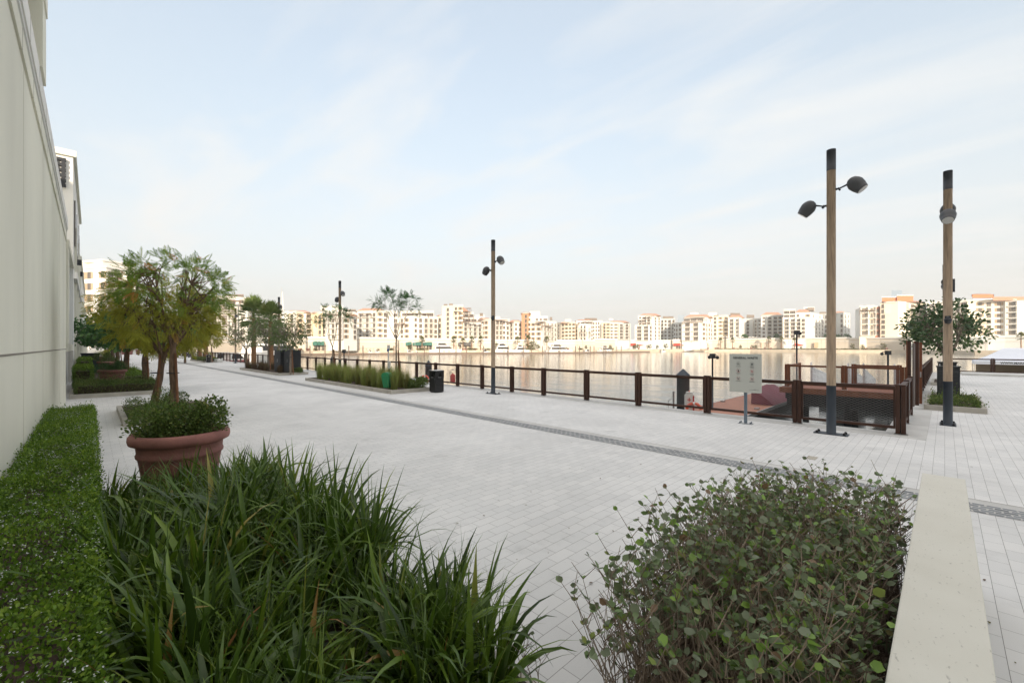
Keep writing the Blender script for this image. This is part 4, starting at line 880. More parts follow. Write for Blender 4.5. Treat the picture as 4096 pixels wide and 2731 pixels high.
# gangway gate
t = thing('gangway_gate', 'tall brown steel gate posts with a grey leaf at the gangway opening', 'gate', (-.75, 20, 0))
for n_, s0, s1 in ((18.75, -.86, -.76), (21.5, -.79, -.66)):
    b = MB(); b.box(s0, s1, n_ - .12, n_ + .12, 0, 2.32, M['corten']); b.box(s0 - .01, s0 + .02, n_ - .14, n_ - .10, 0, 2.34, M['corten2']); b.build('post', t, world=True)
b = MB(); b.box(-.67, -.59, 22.0, 22.1, 0, 2.3, M['corten2']); b.box(-.65, -.61, 21.985, 22.0, 1.0, 1.2, M['steel']); b.build('post', t, world=True)
b = MB(); b.box(-.775, -.725, 19.9, 20.5, .1, 2.25, mat('gate_grey', (.15, .125, .115), .8, var=.2, vscale=4, stretch=(3, 3, .4))); b.build('gate_leaf', t, world=True)

# ================================================================== STREET FURNITURE
t = thing('waste_bin', 'tall black litter bin with open slots, beside the end of the grass bed', 'litter bin', (-16.75, 11.55, 0))
b = MB(); c = .045; w_ = .25
def chamf(w, c): return [(-w + c, -w), (w - c, -w), (w, -w + c), (w, w - c), (w - c, w), (-w + c, w), (-w, w - c), (-w, -w + c)]
b.prism(chamf(.25, .03), .04, .70, M['black']); b.prism(chamf(.22, .03), 0, .04, M['black'])
for sx in (-1, 1):
    for sy in (-1, 1): b.box(sx * .17 - .075, sx * .17 + .075, sy * .17 - .075, sy * .17 + .075, .70, .95, M['black'])
b.box(-.245, .245, -.245, .245, .90, .99, M['black'])
b.build('body', t)
b = MB(); b.prism(chamf(.26, .03), .98, 1.02, M['black']); b.prism(chamf(.262, .03), 1.02, 1.03, M['steel']); b.build('lid', t)
b = MB(); b.box(-.09, .09, -.252, -.235, .70, .715, M['steel']); b.box(.235, .252, -.09, .09, .70, .715, M['steel']); b.lathe([(0, 0), (.012, 0), (.012, .012), (0, .014)], M['steel'], (.2, -.2515, .62), 8); b.build('ash_plate', t)
bin_ = t
o = dup(bin_, (-69.2, 11.2, 0), 0, 'black litter bin by the small far bed, seen small'); 
# green dog-waste bin + post
gp = at_px(1548, 9.93)
t = thing('green_bin', 'tapered green plastic bin with a rounded hood, standing in the grass bed', 'bin', (gp[0], gp[1], .12), R(30))
b = MB(); 
def taper(x0, x1, y0, y1, z0, X0, X1, Y0, Y1, z1, m): b.add([(x0, y0, z0), (x1, y0, z0), (x1, y1, z0), (x0, y1, z0), (X0, Y0, z1), (X1, Y0, z1), (X1, Y1, z1), (X0, Y1, z1)], [(3, 2, 1, 0), (4, 5, 6, 7), (0, 1, 5, 4), (1, 2, 6, 5), (2, 3, 7, 6), (3, 0, 4, 7)], m)
taper(-.13, .13, -.10, .10, .08, -.20, .20, -.16, .16, .62, M['green']); b.box(-.22, .22, -.18, .18, .62, .645, M['green']); b.build('body', t)
b = MB(); pr = [(-.20, .645), (-.20, .70), (-.14, .78), (-.04, .81), (.06, .80), (.15, .75), (.18, .645)]
b.add([(x, -.16, z) for x, z in pr] + [(x, .16, z) for x, z in pr], [list(range(6, -1, -1)), list(range(7, 14))] + [(i, i + 1, i + 8, i + 7) for i in range(6)], M['green']); b.build('hood', t)
b = MB(); b.box(-.205, -.2, -.11, .11, .66, .76, M['black']); b.build('opening', t)
b = MB(); vs = [(-.172 + .0, math.cos(a) * .06, .42 + math.sin(a) * .075) for a in np.linspace(0, 6.28, 17)[:-1]]; b.add(vs, [list(range(16))], M['orange']); b.build('badge', t)
p2 = at_px(1557, 10.75)
t = thing('bag_dispenser_post', 'slim dark post with white boxes and a blue flag plate behind the green bin', 'post', (p2[0], p2[1], .1), R(-45))
b = MB(); b.tube([(0, 0, 0), (0, 0, 1.0)], .03, M['navy'], 8); b.build('post', t)
b = MB(); b.box(-.13, .05, -.07, .03, .92, 1.3, M['wpanel']); b.box(-.15, .02, -.1, .0, 1.9, 2.12, M['wpanel']); b.build('white_box', t)
b = MB(); b.box(-.02, .09, -.05, -.02, 1.3, 1.95, M['wpanel'])
for i in range(5): b.box(.0, .07, -.055, -.05, 1.36 + i * .11, 1.41 + i * .11, M['frame'])
b.build('notice_strip', t)
b = MB(); b.prism([(.05, -.02), (.33, -.02), (.33, .0), (.05, .0)], 1.78, 1.92, M['blue']); b.build('blue_plate', t)
b = MB(); b.tube([(-.12, -.04, 1.1), (-.22, -.05, .85), (-.28, -.05, .72)], [.012, .035, .05], M['yellow'], 6); b.build('bag', t)
# cabinets
def cabinet(name, label, s0, s1, n0, n1, z0, h, face):
    t = thing(name, label, 'utility cabinet', ((s0 + s1) / 2, (n0 + n1) / 2, z0)); b = MB(); b.box(s0, s1, n0, n1, z0, z0 + h, M['dark']); b.box(s0 - .03, s1 + .03, n0 - .03, n1 + .03, z0 + h, z0 + h + .04, M['louvre']); b.build('body', t, world=True)
    b = MB(); z = z0 + .12
    while z < z0 + h - .12:
        if 'n' in face:
            k = max(1, round((s1 - s0) / .9)); w_ = (s1 - s0) / k
            for i in range(k): b.add([(s0 + i * w_ + .05, n0 - .004, z), (s0 + (i + 1) * w_ - .05, n0 - .004, z), (s0 + (i + 1) * w_ - .05, n0 - .028, z - .03), (s0 + i * w_ + .05, n0 - .028, z - .03)], [(0, 1, 2, 3)], M['louvre'])
        if 's' in face:
            k = max(1, round((n1 - n0) / .9)); w_ = (n1 - n0) / k
            for i in range(k): b.add([(s1 + .004, n0 + i * w_ + .05, z), (s1 + .004, n0 + (i + 1) * w_ - .05, z), (s1 + .028, n0 + (i + 1) * w_ - .05, z - .03), (s1 + .028, n0 + i * w_ + .05, z - .03)], [(0, 1, 2, 3)], M['louvre'])
        z += .055
    b.build('louvres', t, world=True)
    b = MB(); b.box((s0 + s1) / 2 - .012, (s0 + s1) / 2 + .012, n0 - .03, n0, z0 + h * .45, z0 + h * .6, M['steel'])
    for x in (s0 + .08, s1 - .08): b.tube([(x, (n0 + n1) / 2, z0 + h + .04), (x, (n0 + n1) / 2 + .04, z0 + h + .12), (x, (n0 + n1) / 2 + .08, z0 + h + .04)], .012, M['steel'], 5)
    b.build('handle', t, world=True)
cabinet('utility_cabinet', 'larger charcoal louvred cabinet in the far bed, right half', -36.9, -35.1, 10.9, 11.6, .12, 1.72, 'ns')
cabinet('utility_cabinet', 'charcoal louvred cabinet joined to the left of the larger one', -38.6, -37.0, 10.7, 11.6, .12, 1.70, 'ns')
cabinet('utility_cabinet', 'dark louvred cabinet behind the nearest right planting, front one', -.22, .42, 24.1, 24.8, .12, 1.2, 'n')
cabinet('utility_cabinet', 'dark cabinet standing behind the front one on the right', -.22, .38, 27.6, 28.3, 0, 1.4, 'n')
# benches
b = MB(); b.box(-21.9, -19.9, 12.0, 12.5, 0, .42, M['trim']); t = thing('stone_bench', 'plain pale stone bench block behind the grass bed', 'bench', (-20.9, 12.2, 0)); b.build('block', t, world=True)
b = MB(); b.box(-70.5, -68.2, 12.0, 12.6, 0, .42, M['trim']); t = thing('stone_bench', 'pale stone bench block behind the far litter bin', 'bench', (-69.2, 12.2, 0)); b.build('block', t, world=True)

# information sign
sg = thing('sign_board', 'grey-white GENERAL WASTE notice board on a blue-grey post before the railing', 'sign', (-3.9, 13.0, 0), R(4))
b = MB(); b.box(-.17, .17, -.10, .10, 0, .015, M['steel']); b.box(-.175, .175, -.105, .105, .0, .008, M['signblue'])
for x in (-.13, .13):
    for y in (-.07, .07): b.lathe([(0, .015), (.016, .015), (.016, .05), (0, .055)], M['signblue'], (x, y, 0), 8)
b.build('base_plate', sg)
b = MB(); b.tube([(0, 0, .015), (0, 0, 1.5)], .042, M['signblue'], 16); b.build('post', sg)
b = MB()
def rrect(w, h, r, cz, n=5):
    o = []
    for cx_, cz_, a0 in ((w - r, h - r, 0), (-w + r, h - r, 90), (-w + r, -h + r, 180), (w - r, -h + r, 270)):
        for k in range(n + 1): a = R(a0 + 90 * k / n); o.append((cx_ + r * math.cos(a), cz + cz_ + r * math.sin(a)))
    return o
rr = rrect(.405, .535, .025, 1.405); n_ = len(rr)
b.add([(x, -.055, z) for x, z in rr] + [(x, -.043, z) for x, z in rr], [list(range(n_ - 1, -1, -1))[::-1], list(range(n_, 2 * n_))] + [(i, (i + 1) % n_, n_ + (i + 1) % n_, n_ + i) for i in range(n_)], M['sign']); b.build('board', sg)
def text(s, size, x, y, z, parent, m, rot=(R(90), 0, 0), bold=0.0, align='CENTER', name='lettering', ext=.0006):
    c = bpy.data.curves.new('t', 'FONT'); c.body = s; c.size = size; c.align_x = align; c.extrude = ext; c.offset = bold; c.space_line = .9
    o = bpy.data.objects.new('t', c); COL.objects.link(o); bpy.context.view_layer.update(); me = bpy.data.meshes.new_from_object(o.evaluated_get(bpy.context.evaluated_depsgraph_get())); bpy.data.objects.remove(o)
    me.materials.clear(); me.materials.append(m); o = bpy.data.objects.new(name, me); COL.objects.link(o); o.parent = parent; o.location = (x, y, z); o.rotation_euler = rot; return o
text('GENERAL WASTE', .080, 0, -.0565, 1.80, sg, M['ink'], bold=.0028)
def ring(b, cx, cz, r, w, m, y=-.0575, n=28):
    vs = []; 
    for k in range(n): a = 2 * math.pi * k / n; vs += [(cx + r * math.cos(a), y, cz + r * math.sin(a)), (cx + (r - w) * math.cos(a), y, cz + (r - w) * math.sin(a))]
    b.add(vs, [(2 * k, 2 * k + 1, (2 * k + 3) % (2 * n), (2 * k + 2) % (2 * n)) for k in range(n)], m)
def poly(b, pts, cx, cz, s, m, y=-.0572): b.add([(cx + x * s, y, cz + z * s) for x, z in pts], [list(range(len(pts)))[::-1]], m)
IC = [(-.17, 1.665, 0), (.17, 1.66, 1), (-.17, 1.47, 2), (.17, 1.465, 3), (-.17, 1.255, 4), (.17, 1.25, 5)]
CAP = ['Use waste bins\nin the waste area', 'Reduce your\npackaging by\nchoosing right', 'Do not waste\nDisposal on the\nFloor', 'Do not dispose\nof Flammable\nHazardous\nWaste', 'Do not dispose\nof hazardous waste', 'Do not dispose\nElectronic waste']
for cx, cz, k in IC:
    b = MB(); ring(b, cx, cz, .048, .0045, M['ink'] if k < 2 else M['inkred'])
    if k == 0: poly(b, [(-.6, -.45), (.1, -.45), (.1, -.1), (-.15, .25), (0, .6), (-.5, .6), (-.35, .25), (-.6, -.1)], cx, cz, .04, M['ink']); poly(b, [(.15, -.45), (.7, -.45), (.42, .1)], cx, cz, .04, M['ink'])
    if k == 1: poly(b, [(-.5, -.6), (.5, -.6), (.42, .35), (.12, .5), (.12, .7), (-.12, .7), (-.12, .5), (-.42, .35)], cx, cz, .042, M['ink'])
    if k == 2: poly(b, [(-.36, -.55), (.36, -.55), (.36, .1), (0, .6), (-.36, .1)], cx, cz, .042, M['ink']); poly(b, [(-.8, -.62), (.8, -.62), (.5, -.85), (-.5, -.85)], cx, cz, .04, M['inkred'])
    if k == 3: poly(b, [(-.5, -.5), (-.25, .15), (0, .7), (.25, .1), (.55, -.5), (.2, -.6), (0, -.1), (-.2, -.6)], cx, cz, .044, M['inkred'])
    if k == 4: poly(b, [(-.65, .35), (-.1, .0), (.1, .0), (.65, .35), (.5, -.4), (0, -.55), (-.5, -.4)], cx, cz, .044, M['ink'])
    if k == 5: poly(b, [(-.5, .1), (-.1, .15), (0, .55), (.15, .15), (.6, .1), (.2, -.1), (.45, -.6), (.05, -.3), (-.4, -.6), (-.2, -.1)], cx, cz, .044, M['ink'])
    if k >= 2: poly(b, [(-.78, .70), (-.70, .78), (.78, -.70), (.70, -.78)] if k == 5 else [(-.78, .70), (-.70, .78), (-.35, .42), (-.42, .35)], cx, cz, .044, M['inkred'], y=-.0578)
    b.build('pictogram', sg)
    text(CAP[k], .0185, cx, -.0565, cz - .072, sg, M['ink'], name='caption')
b = MB(); b.box(.10, .345, -.0565, -.0555, .945, .950, M['ink']); b.build('footer_line', sg)
text('DUBAI', .022, .235, -.0565, .955, sg, M['ink'], name='caption')

# ================================================================== PONTOONS AND PIER
t = thing('pontoon', 'low floating pontoon with a salmon-red deck beyond the notice board', 'pontoon', (-8.2, 30, -1.8))
b = MB(); b.box(-9.65, -6.75, 16.5, 44, -1.26, -1.2, M['deck']); b.build('deck', t, world=True); b = MB(); b.box(-9.6, -6.8, 16.5, 44, -2.0, -1.26, M['float']); b.box(-9.7, -9.65, 16.5, 44, -1.35, -1.185, M['steel']); b.box(-6.75, -6.70, 16.5, 44, -1.35, -1.185, M['steel']); b.build('float', t, world=True)
b = MB()
for q in (22, 27, 33): b.box(-9.5, -9.3, q, q + .28, -1.2, -1.1, M['steel']); b.box(-7.1, -6.9, q + 3, q + 3.28, -1.2, -1.1, M['steel'])
b.build('cleat', t, world=True)
t = thing('covered_ramp', 'maroon wedge-shaped fabric cover lying on the salmon pontoon deck', 'cover', (-7.3, 29, -1.2))
b = MB(); P3 = [(-7.9, -1.19), (-6.72, -1.19), (-7.9, -.24)]; V_ = []
for i in range(7):
    q = 27.3 + i * .78; sgn = .03 * math.sin(i * 2.0); V_ += [(-7.9, q, -1.19), (-6.72, q, -1.17), (-7.25, q, -.70 - .02 + sgn), (-7.88, q, -.24 + sgn - .08 * (i / 6) ** 2)]
Fq = [(0, 1, 2, 3)] + [tuple(24 + x for x in (3, 2, 1, 0))]
for i in range(6): 
    o = i * 4; Fq += [(o + 1, o + 5, o + 6, o + 2), (o + 2, o + 6, o + 7, o + 3), (o + 3, o + 7, o + 4, o + 0)]
b.add(V_, Fq, M['maroon']); b.build('cover', t, world=True)
t = thing('boarding_pier', 'raised redwood pier platform at quay height beyond the corner railing', 'pier', (-3.5, 28, -1.8))
b = MB(); b.box(-6.2, -.6, 26.3, 29.7, -.08, -.02, M['deck2']); b.box(-6.22, -.6, 26.27, 26.3, -.30, -.015, M['corten2']); b.box(-6.23, -6.2, 26.3, 29.7, -.3, -.015, M['corten2']); b.build('deck', t, world=True)
b = MB(); b.box(-6.0, -.6, 26.5, 29.6, -.62, -.3, M['float']); b.box(-6.0, -.6, 26.8, 29.4, -1.0, -.62, M['float'])
for x in (-5.6, -3.4, -1.3):
    for y in (26.9, 29.2): b.tube([(x, y, -4), (x, y, -.6)], .16, M['float'], 10)
b.build('substructure', t, world=True)
railing('redwood railing on the near edge of the pier platform', [(-5.95, 26.6), (-3.5, 26.6), (-1.3, 26.6)], M['corten2'], z=-.02)
railing('redwood railing on the left edge of the pier platform', [(-5.95, 27.0), (-5.95, 29.5)], M['corten2'], z=-.02)
railing('redwood railing on the far edge of the pier platform', [(-3.45, 29.3), (-1.62, 29.3)], M['corten2'], z=-.02)
def gangway(label, s0, n0, ln, drop, w_, dense):
    t = thing('gangway', label, 'gangway', (s0, n0, -.02)); b = MB()
    b.add([(0, 0, 0), (w_, 0, 0), (w_, ln, -drop), (0, ln, -drop), (0, 0, -.08), (w_, 0, -.08), (w_, ln, -drop - .08), (0, ln, -drop - .08)], [(0, 1, 2, 3), (7, 6, 5, 4), (0, 4, 5, 1), (3, 2, 6, 7), (0, 3, 7, 4), (1, 5, 6, 2)], M['fgrey']); b.build('walkway', t)
    for x in (0, w_):
        b = MB(); n = int(ln / dense); z = lambda y: -drop * y / ln
        for h in (.05, .35, .65, .98): b.tube([(x, 0, z(0) + h), (x, ln, z(ln) + h)], .035 if h > .9 else .022, M['gang'], 6)
        for i in range(n + 1): y = i * ln / n; b.box(x - .03, x + .03, y - .07, y + .07, z(y), z(y) + 1.0, M['gang'])
        b.box(x - .03, x + .03, -.06, .06, 0, 1.25, M['gang']); b.build('side_rail', t)
    return t
gangway('white lattice-sided gangway sloping down from the pier platform, left one', -5.45, 29.8, 6.8, .9, 1.7, .42)
gangway('white gangway with slatted sides sloping down, nearest the gate', -3.1, 29.9, 5.5, .9, 1.25, .36)
t = thing('pontoon', 'dark floating landing at the foot of the gangways', 'pontoon', (-3, 38, -1.8)); b = MB(); b.box(-6.0, -.9, 35.2, 41, -2.0, -1.15, M['float']); b.box(-6.0, -.9, 35.2, 41, -1.15, -1.1, M['lampgrey']); b.build('deck', t, world=True)
t = thing('pontoon', 'landing hidden low behind the railing at the blue-capped pile', 'pontoon', (-33, 20, -1.8)); b = MB(); b.box(-38, -28, 18.5, 21.8, -2.0, -1.2, M['float']); b.box(-38, -28, 18.5, 21.8, -1.2, -1.16, M['deck']); b.build('deck', t, world=True)
def pile(label, s_, n_, r, zt, cone):
    t = thing('mooring_pile', label, 'pile', (s_, n_, -1.8), group='cone-capped mooring piles by the promenade'); b = MB(); b.tube([(0, 0, -2.5), (0, 0, zt + 1.8)], r, M['dark'], 20); b.build('pile', t); b = MB(); b.lathe([(r + .02, -.12), (r + .02, 0), (.03, cone), (0, cone + .01)], M['navy'], (0, 0, zt + 1.8), 20, smooth=False); b.build('cone_cap', t)
pile('black pile with a blue-grey cone cap beside the rescue post', -9.98, 22.9, .33, .62, .30)
x_, y_ = CW(1714, 40); pile('black pile with a blue-grey cone cap behind the litter bin', x_, y_, .30, .42, .42)
x_, y_ = CW(1330, 62); pile('small distant dark pile behind the young feathery tree', x_, y_, .30, .4, .4)
x_, y_ = CW(828, 95); pile('grey capped pile at the far left railing', x_, y_, .35, .6, .4)
def cctv_pole(label, px, s_or_d, zt, arms, zb=-1.2, r=.045):
    x, y = CW(px, s_or_d); t = thing('camera_pole', label, 'camera pole', (x, y, zb)); b = MB(); b.tube([(0, 0, 0), (0, 0, zt - zb - .18)], r, M['navy'], 12); b.build('pole', t)
    b = MB(); b.box(-.11, .11, -.11, .11, zt - zb - .26, zt - zb, M['dark'], R(45)); b.build('junction_box', t)
    for a in arms:
        dx, dy = math.cos(a), math.sin(a); b = MB(); z = zt - zb - .08; b.tube([(0, 0, z - .04), (dx * .3, dy * .3, z), (dx * .36, dy * .36, z - .06)], .022, M['dark'], 8); b.lathe([(0, -.20), (.06, -.17), (.085, -.11), (.09, -.06), (.04, -.02), (0, 0)], M['dark'], (dx * .36, dy * .36, z - .02), 14); b.build('camera', t)
cctv_pole('slim dark camera pole with two dome cameras, left of the notice board', 2850, 22.5, 1.77, (R(135), R(-30)))
cctv_pole('taller dark camera pole with one dome camera arm, right of the notice board', 3187, 26.2, 3.13, (R(-50),))
cctv_pole('dark camera pole behind the pier railing near the gate', 3552, 25.6, 1.9, (R(-135),), r=.05)
cctv_pole('small dark camera pole behind the soft grass bed beside a lamp post', 1376, 34, 1.9, (R(-20),))
x_, y_ = CW(2757, 21.3)
t = thing('rescue_post', 'white and red first-aid pedestal with a cross on the pontoon', 'rescue post', (x_, y_, -1.2), R(38)); b = MB(); b.box(-.19, .19, -.16, .16, 0, .92, M['wpanel']); b.box(.12, .195, -.165, .165, .02, .9, M['red']); b.box(-.17, .17, -.14, .14, .92, .97, M['wpanel']); b.build('cabinet', t)
b = MB(); b.lathe([(.15, .97), (.16, 1.0), (.15, 1.03), (.17, 1.05), (.16, 1.08), (0, 1.09)], M['wpanel'], n=16); b.build('lid', t); b = MB(); b.lathe([(.035, 1.09), (.035, 1.13), (0, 1.14)], M['orange'], n=8); b.build('beacon', t)
b = MB(); b.box(-.135, .045, -.165, -.16, .68, .73, M['red']); b.box(-.07, -.02, -.166, -.161, .61, .80, M['red']); b.build('cross', t)
def lifering(label, x, y, z, rz, R0=.30, r=.065):
    t = thing('life_ring', label, 'life ring', (x, y, z), rz); b = MB(); n = 28; m_ = 8; V_ = []; F_ = []
    for seg, mm in ((0, 'orange'), (1, 'wpanel')):
        b = MB(); 
        for q in range(4):
            a0, a1 = (q * 90 + (8 if seg == 0 else -8), q * 90 + (82 if seg == 0 else 8)); pts = [(R0 * math.cos(R(a)), 0, R0 * math.sin(R(a))) for a in np.linspace(a0, a1, 9)]; b.tube(pts, r if seg == 0 else r + .004, M[mm], 10)
        b.build('ring' if seg == 0 else 'band', t)
lifering('orange life ring leaning at the right of the first-aid pedestal', *CW(2776, 20.9), -.98, R(20), .33, .075)
lifering('rust-orange life ring half hidden behind the black litter bin', *CW(1700, 37.5), -.75, R(30), .33, .07)
x_, y_ = CW(2694, 22.5)
t = thing('boarding_ladder', 'small steel boarding ladder left of the near pile', 'ladder', (x_, y_, -1.2), R(45)); b = MB(); b.tube([(0, 0, -1), (0, 0, .98)], .045, M['steel'], 10); b.tube([(-.28, 0, -1), (-.28, 0, .45), (-.22, 0, .55), (0, 0, .58)], .022, M['steel'], 8)
b.build('frame', t); b = MB()
for z in (-.5, -.2, .1): b.tube([(-.28, 0, z), (0, 0, z)], .02, M['steel'], 6)
b.build('rung', t)
x_, y_ = CW(1811, 37.5)
t = thing('extinguisher_cart', 'red wheeled fire extinguisher with a hose on the pontoon edge', 'fire extinguisher', (x_, y_, -1.16), R(20)); b = MB(); b.lathe([(0, .12), (.2, .12), (.22, .2), (.22, .72), (.17, .85), (.06, .9), (.05, .96), (0, .96)], M['red'], n=18); b.build('cylinder', t)
b = MB(); b.tube([(-.3, 0, .1), (-.32, 0, 1.1), (-.1, 0, 1.28), (.12, 0, 1.2)], .02, M['steel'], 6); b.tube([(-.3, .2, .1), (-.32, .2, 1.1), (-.1, .2, 1.28), (.12, .2, 1.2)], .02, M['steel'], 6); b.build('frame', t)
b = MB(); b.tube([(-.22 + .12 * math.cos(a), .05, .85 + .22 * math.sin(a)) for a in np.linspace(0, 12, 24)], .018, M['black'], 6); b.build('hose', t)
b = MB(); b.lathe([(0, -.03), (.13, -.03), (.14, 0), (.13, .03), (0, .03)], M['black'], (-.2, 0, .14), 14); b.build('wheel', t)

# ================================================================== TENT
t = thing('event_tent', 'large white canopy tent with a printed valance beyond the far right railing', 'tent', (6, 60, -1.2))
b = MB(); s0, s1, n0, n1 = 1.9, 10.5, 58.5, 62.5; ze, zr = .82, 2.0
RG = [(s0 + 1.9, 60.5), (s1 - 1.9, 60.5)]
nseg = 6
def cur(a, c, k): return tuple(a[i] + (c[i] - a[i]) * k for i in (0, 1)) + (ze + (zr - ze) * (k ** 1.5),)
def face(a, b_, c, d):   # a,b eave; c,d ridge
    g = [[cur(a, d, k / nseg), cur(b_, c, k / nseg)] for k in range(nseg + 1)]; vs = [p for r_ in g for p in r_]; b.add(vs, [(2 * i, 2 * i + 1, 2 * i + 3, 2 * i + 2) for i in range(nseg)], M['canvas'])
face((s0, n0), (s1, n0), RG[1], RG[0]); face((s1, n1), (s0, n1), RG[0], RG[1]); face((s0, n1), (s0, n0), RG[0], RG[0]); face((s1, n0), (s1, n1), RG[1], RG[1]); b.build('canopy', t, world=True)
b = MB(); b.box(s0, s1, n0 - .01, n0 + .01, ze - .32, ze, M['canvas']); b.box(s0 - .01, s0 + .01, n0, n1, ze - .32, ze, M['canvas']); b.build('valance', t, world=True)
b = MB()
for x in (s0 + .03, (s0 + s1) / 2, s1 - .03):
    for y in (n0 + .03, n1 - .03): b.tube([(x, y, -1.2), (x, y, ze)], .035, M['gang'], 8)
b.build('pole', t, world=True)
b = MB(); b.box(s0 + .25, s1, n1 - .05, n1, -1.2, ze, M['tentwall']); b.box(s1 - .05, s1, n0 + .3, n1, -1.2, ze, M['tentwall']); b.build('back_wall', t, world=True)
text('WWW.MARASTERMARI.COM', .24, 5.1 - t.location.x, n0 - .02 - 60, ze - .25 + 1.2, t, M['ink'], bold=.006, name='lettering')
for q in ((5.6, .28), (6.3, .24), (7.7, .33)):
    tt = thing('hanging_vest', 'dark buoyancy vest hanging inside the white tent', 'vest', (q[0], 60, -.2), group='dark vests hanging in the tent'); b = MB(); b.prism([(-q[1], -.12), (q[1], -.12), (q[1] * .8, .12), (-q[1] * .8, .12)], -.5, .25, M['dark']); b.prism([(-q[1] * .7, -.1), (q[1] * .7, -.1), (q[1] * .5, .1), (-q[1] * .5, .1)], .25, .6, M['black']); b.build('vest', tt)
t = thing('pontoon', 'floating pontoon under the white tent', 'pontoon', (10, 60, -1.8)); b = MB(); b.box(-2, 24, 55, 66, -2.0, -1.2, M['quay']); b.build('deck', t, world=True)

# ================================================================== YACHTS
def yacht(name, label, x, y, ang, Ln, H, hull='yacht', tiers=2, grp=None, canopy=None):
    """local x along the boat, bow at +x; H = height of the superstructure top over the water"""
    t = thing(name, label, 'yacht' if Ln > 9 else 'boat', (x, y, -1.8), ang, grp); B = Ln * .24; fb = H * .36
    b = MB(); rings = []
    for i in range(11):
        u_ = i / 10; xx = (u_ - .5) * Ln; wd = B / 2 * (1 - max(0, (u_ - .55) / .45) ** 2.2) * (.92 if u_ < .1 else 1); wl = wd * (.82 - .25 * max(0, (u_ - .5) * 2)); zd = fb * (1 + .35 * max(0, u_ - .4) ** 1.3); over = .0 if u_ < .9 else Ln * .02 * (u_ - .9) * 10
        rings.append([(xx - over * 1.2, -wl, -.3), (xx, -wd * .97, zd * .55), (xx + over, -wd, zd), (xx + over, wd, zd), (xx, wd * .97, zd * .55), (xx - over * 1.2, wl, -.3)])
    vs = [p for r_ in rings for p in r_]; fs = []
    for i in range(10):
        for j in range(5): fs.append((i * 6 + j, (i + 1) * 6 + j, (i + 1) * 6 + j + 1, i * 6 + j + 1))
    fs += [(0, 1, 2, 3, 4, 5), tuple(60 + k for k in (5, 4, 3, 2, 1, 0))]; b.add(vs, fs, M[hull]); b.build('hull', t)
    b = MB(); g = MB(); zz = fb * 1.02; x0, x1 = -.34 * Ln, .26 * Ln
    for k in range(tiers):
        h = (H - fb) / tiers * (1.0 if k == 0 else .95); wd = B * (.40 - .07 * k); sl = h * .9
        P_ = [(x0, 0), (x1, 0), (x1 - sl * 1.6, h * .96), (x0 + sl * .25, h)]
        vs = [(px_, sgn * wd * (1 - .12 * pz / h), zz + pz) for sgn in (-1, 1) for px_, pz in P_]; b.add(vs, [(0, 1, 2, 3), (7, 6, 5, 4), (0, 4, 5, 1), (1, 5, 6, 2), (2, 6, 7, 3), (3, 7, 4, 0)], M['yacht'])
        b.box(x0 - h * .5, x1 - sl * 1.1, -wd * 1.05, wd * 1.05, zz + h * .94, zz + h, M['yacht'])
        W_ = [(x0 + h * .25, .22 * h), (x1 - sl * .45, .22 * h), (x1 - sl * 1.3, .82 * h), (x0 + h * .45, .82 * h)]
        for sgn in (-1, 1): g.add([(px_, sgn * (wd * (1 - .12 * pz / h) + .05), zz + pz) for px_, pz in W_], [(0, 1, 2, 3) if sgn < 0 else (3, 2, 1, 0)], M['yglass'])
        zz += h; x0, x1 = x0 + .07 * Ln, x1 - .16 * Ln
    for sgn in (-1, 1):
        for q in (-.1, .06): g.add([(Ln * q, sgn * (B * .487), fb * .55), (Ln * (q + .09), sgn * (B * .487), fb * .55), (Ln * (q + .075), sgn * (B * .494), fb * .72), (Ln * (q + .01), sgn * (B * .494), fb * .72)], [(0, 1, 2, 3) if sgn < 0 else (3, 2, 1, 0)], M['yglass'])
    b.build('superstructure', t); g.build('window', t)
    b = MB(); b.tube([(x0, 0, zz), (x0 - .4, 0, zz + H * .16)], .05, M['yacht'], 6); b.build('mast', t)
    for sgn in (-1, 1):
        b = MB()
        pts = [(Ln * q, sgn * B * .47 * (1 - max(0, (q + .5 - .55) / .45) ** 2.2), fb * (1 + .35 * max(0, q + .1) ** 1.3) + .75) for q in (.05, .15, .25, .35, .44)]; b.tube(pts, .025, M['steel'], 5); b.build('rail', t)
    if canopy: b = MB(); b.box(-.45 * Ln, -.2 * Ln, -B * .3, B * .3, fb + H * .25, fb + H * .3, M[canopy]); b.build('awning', t)
    return t
def shore_ang(px):
    a, b_ = CW(px - 60, shore(px - 60)), CW(px + 60, shore(px + 60)); return math.atan2(b_[1] - a[1], b_[0] - a[0])
for px0, px1, yt, tiers, lb, cn in [(1718, 1845, 1369, 2, 'largest white motor yacht moored across the water, left of the middle lamp post', None), (1968, 2068, 1372, 2, 'white motor yacht just right of the middle lamp post', None), (2052, 2120, 1377, 2, 'white motor yacht with a raked red-brown stripe, next to the right', None), (2178, 2296, 1376, 2, 'broad white yacht in the middle of the far moorings', None), (2380, 2462, 1381, 2, 'slim white yacht, rightmost of the far moorings', None)]:
    px = (px0 + px1) / 2; d = shore(px) - 7; x, y = CW(px, d); yacht('motor_yacht', lb, x, y, shore_ang(px), (px1 - px0) * d / F * 1.02, ZP(yt, d) + 1.8, tiers=tiers)
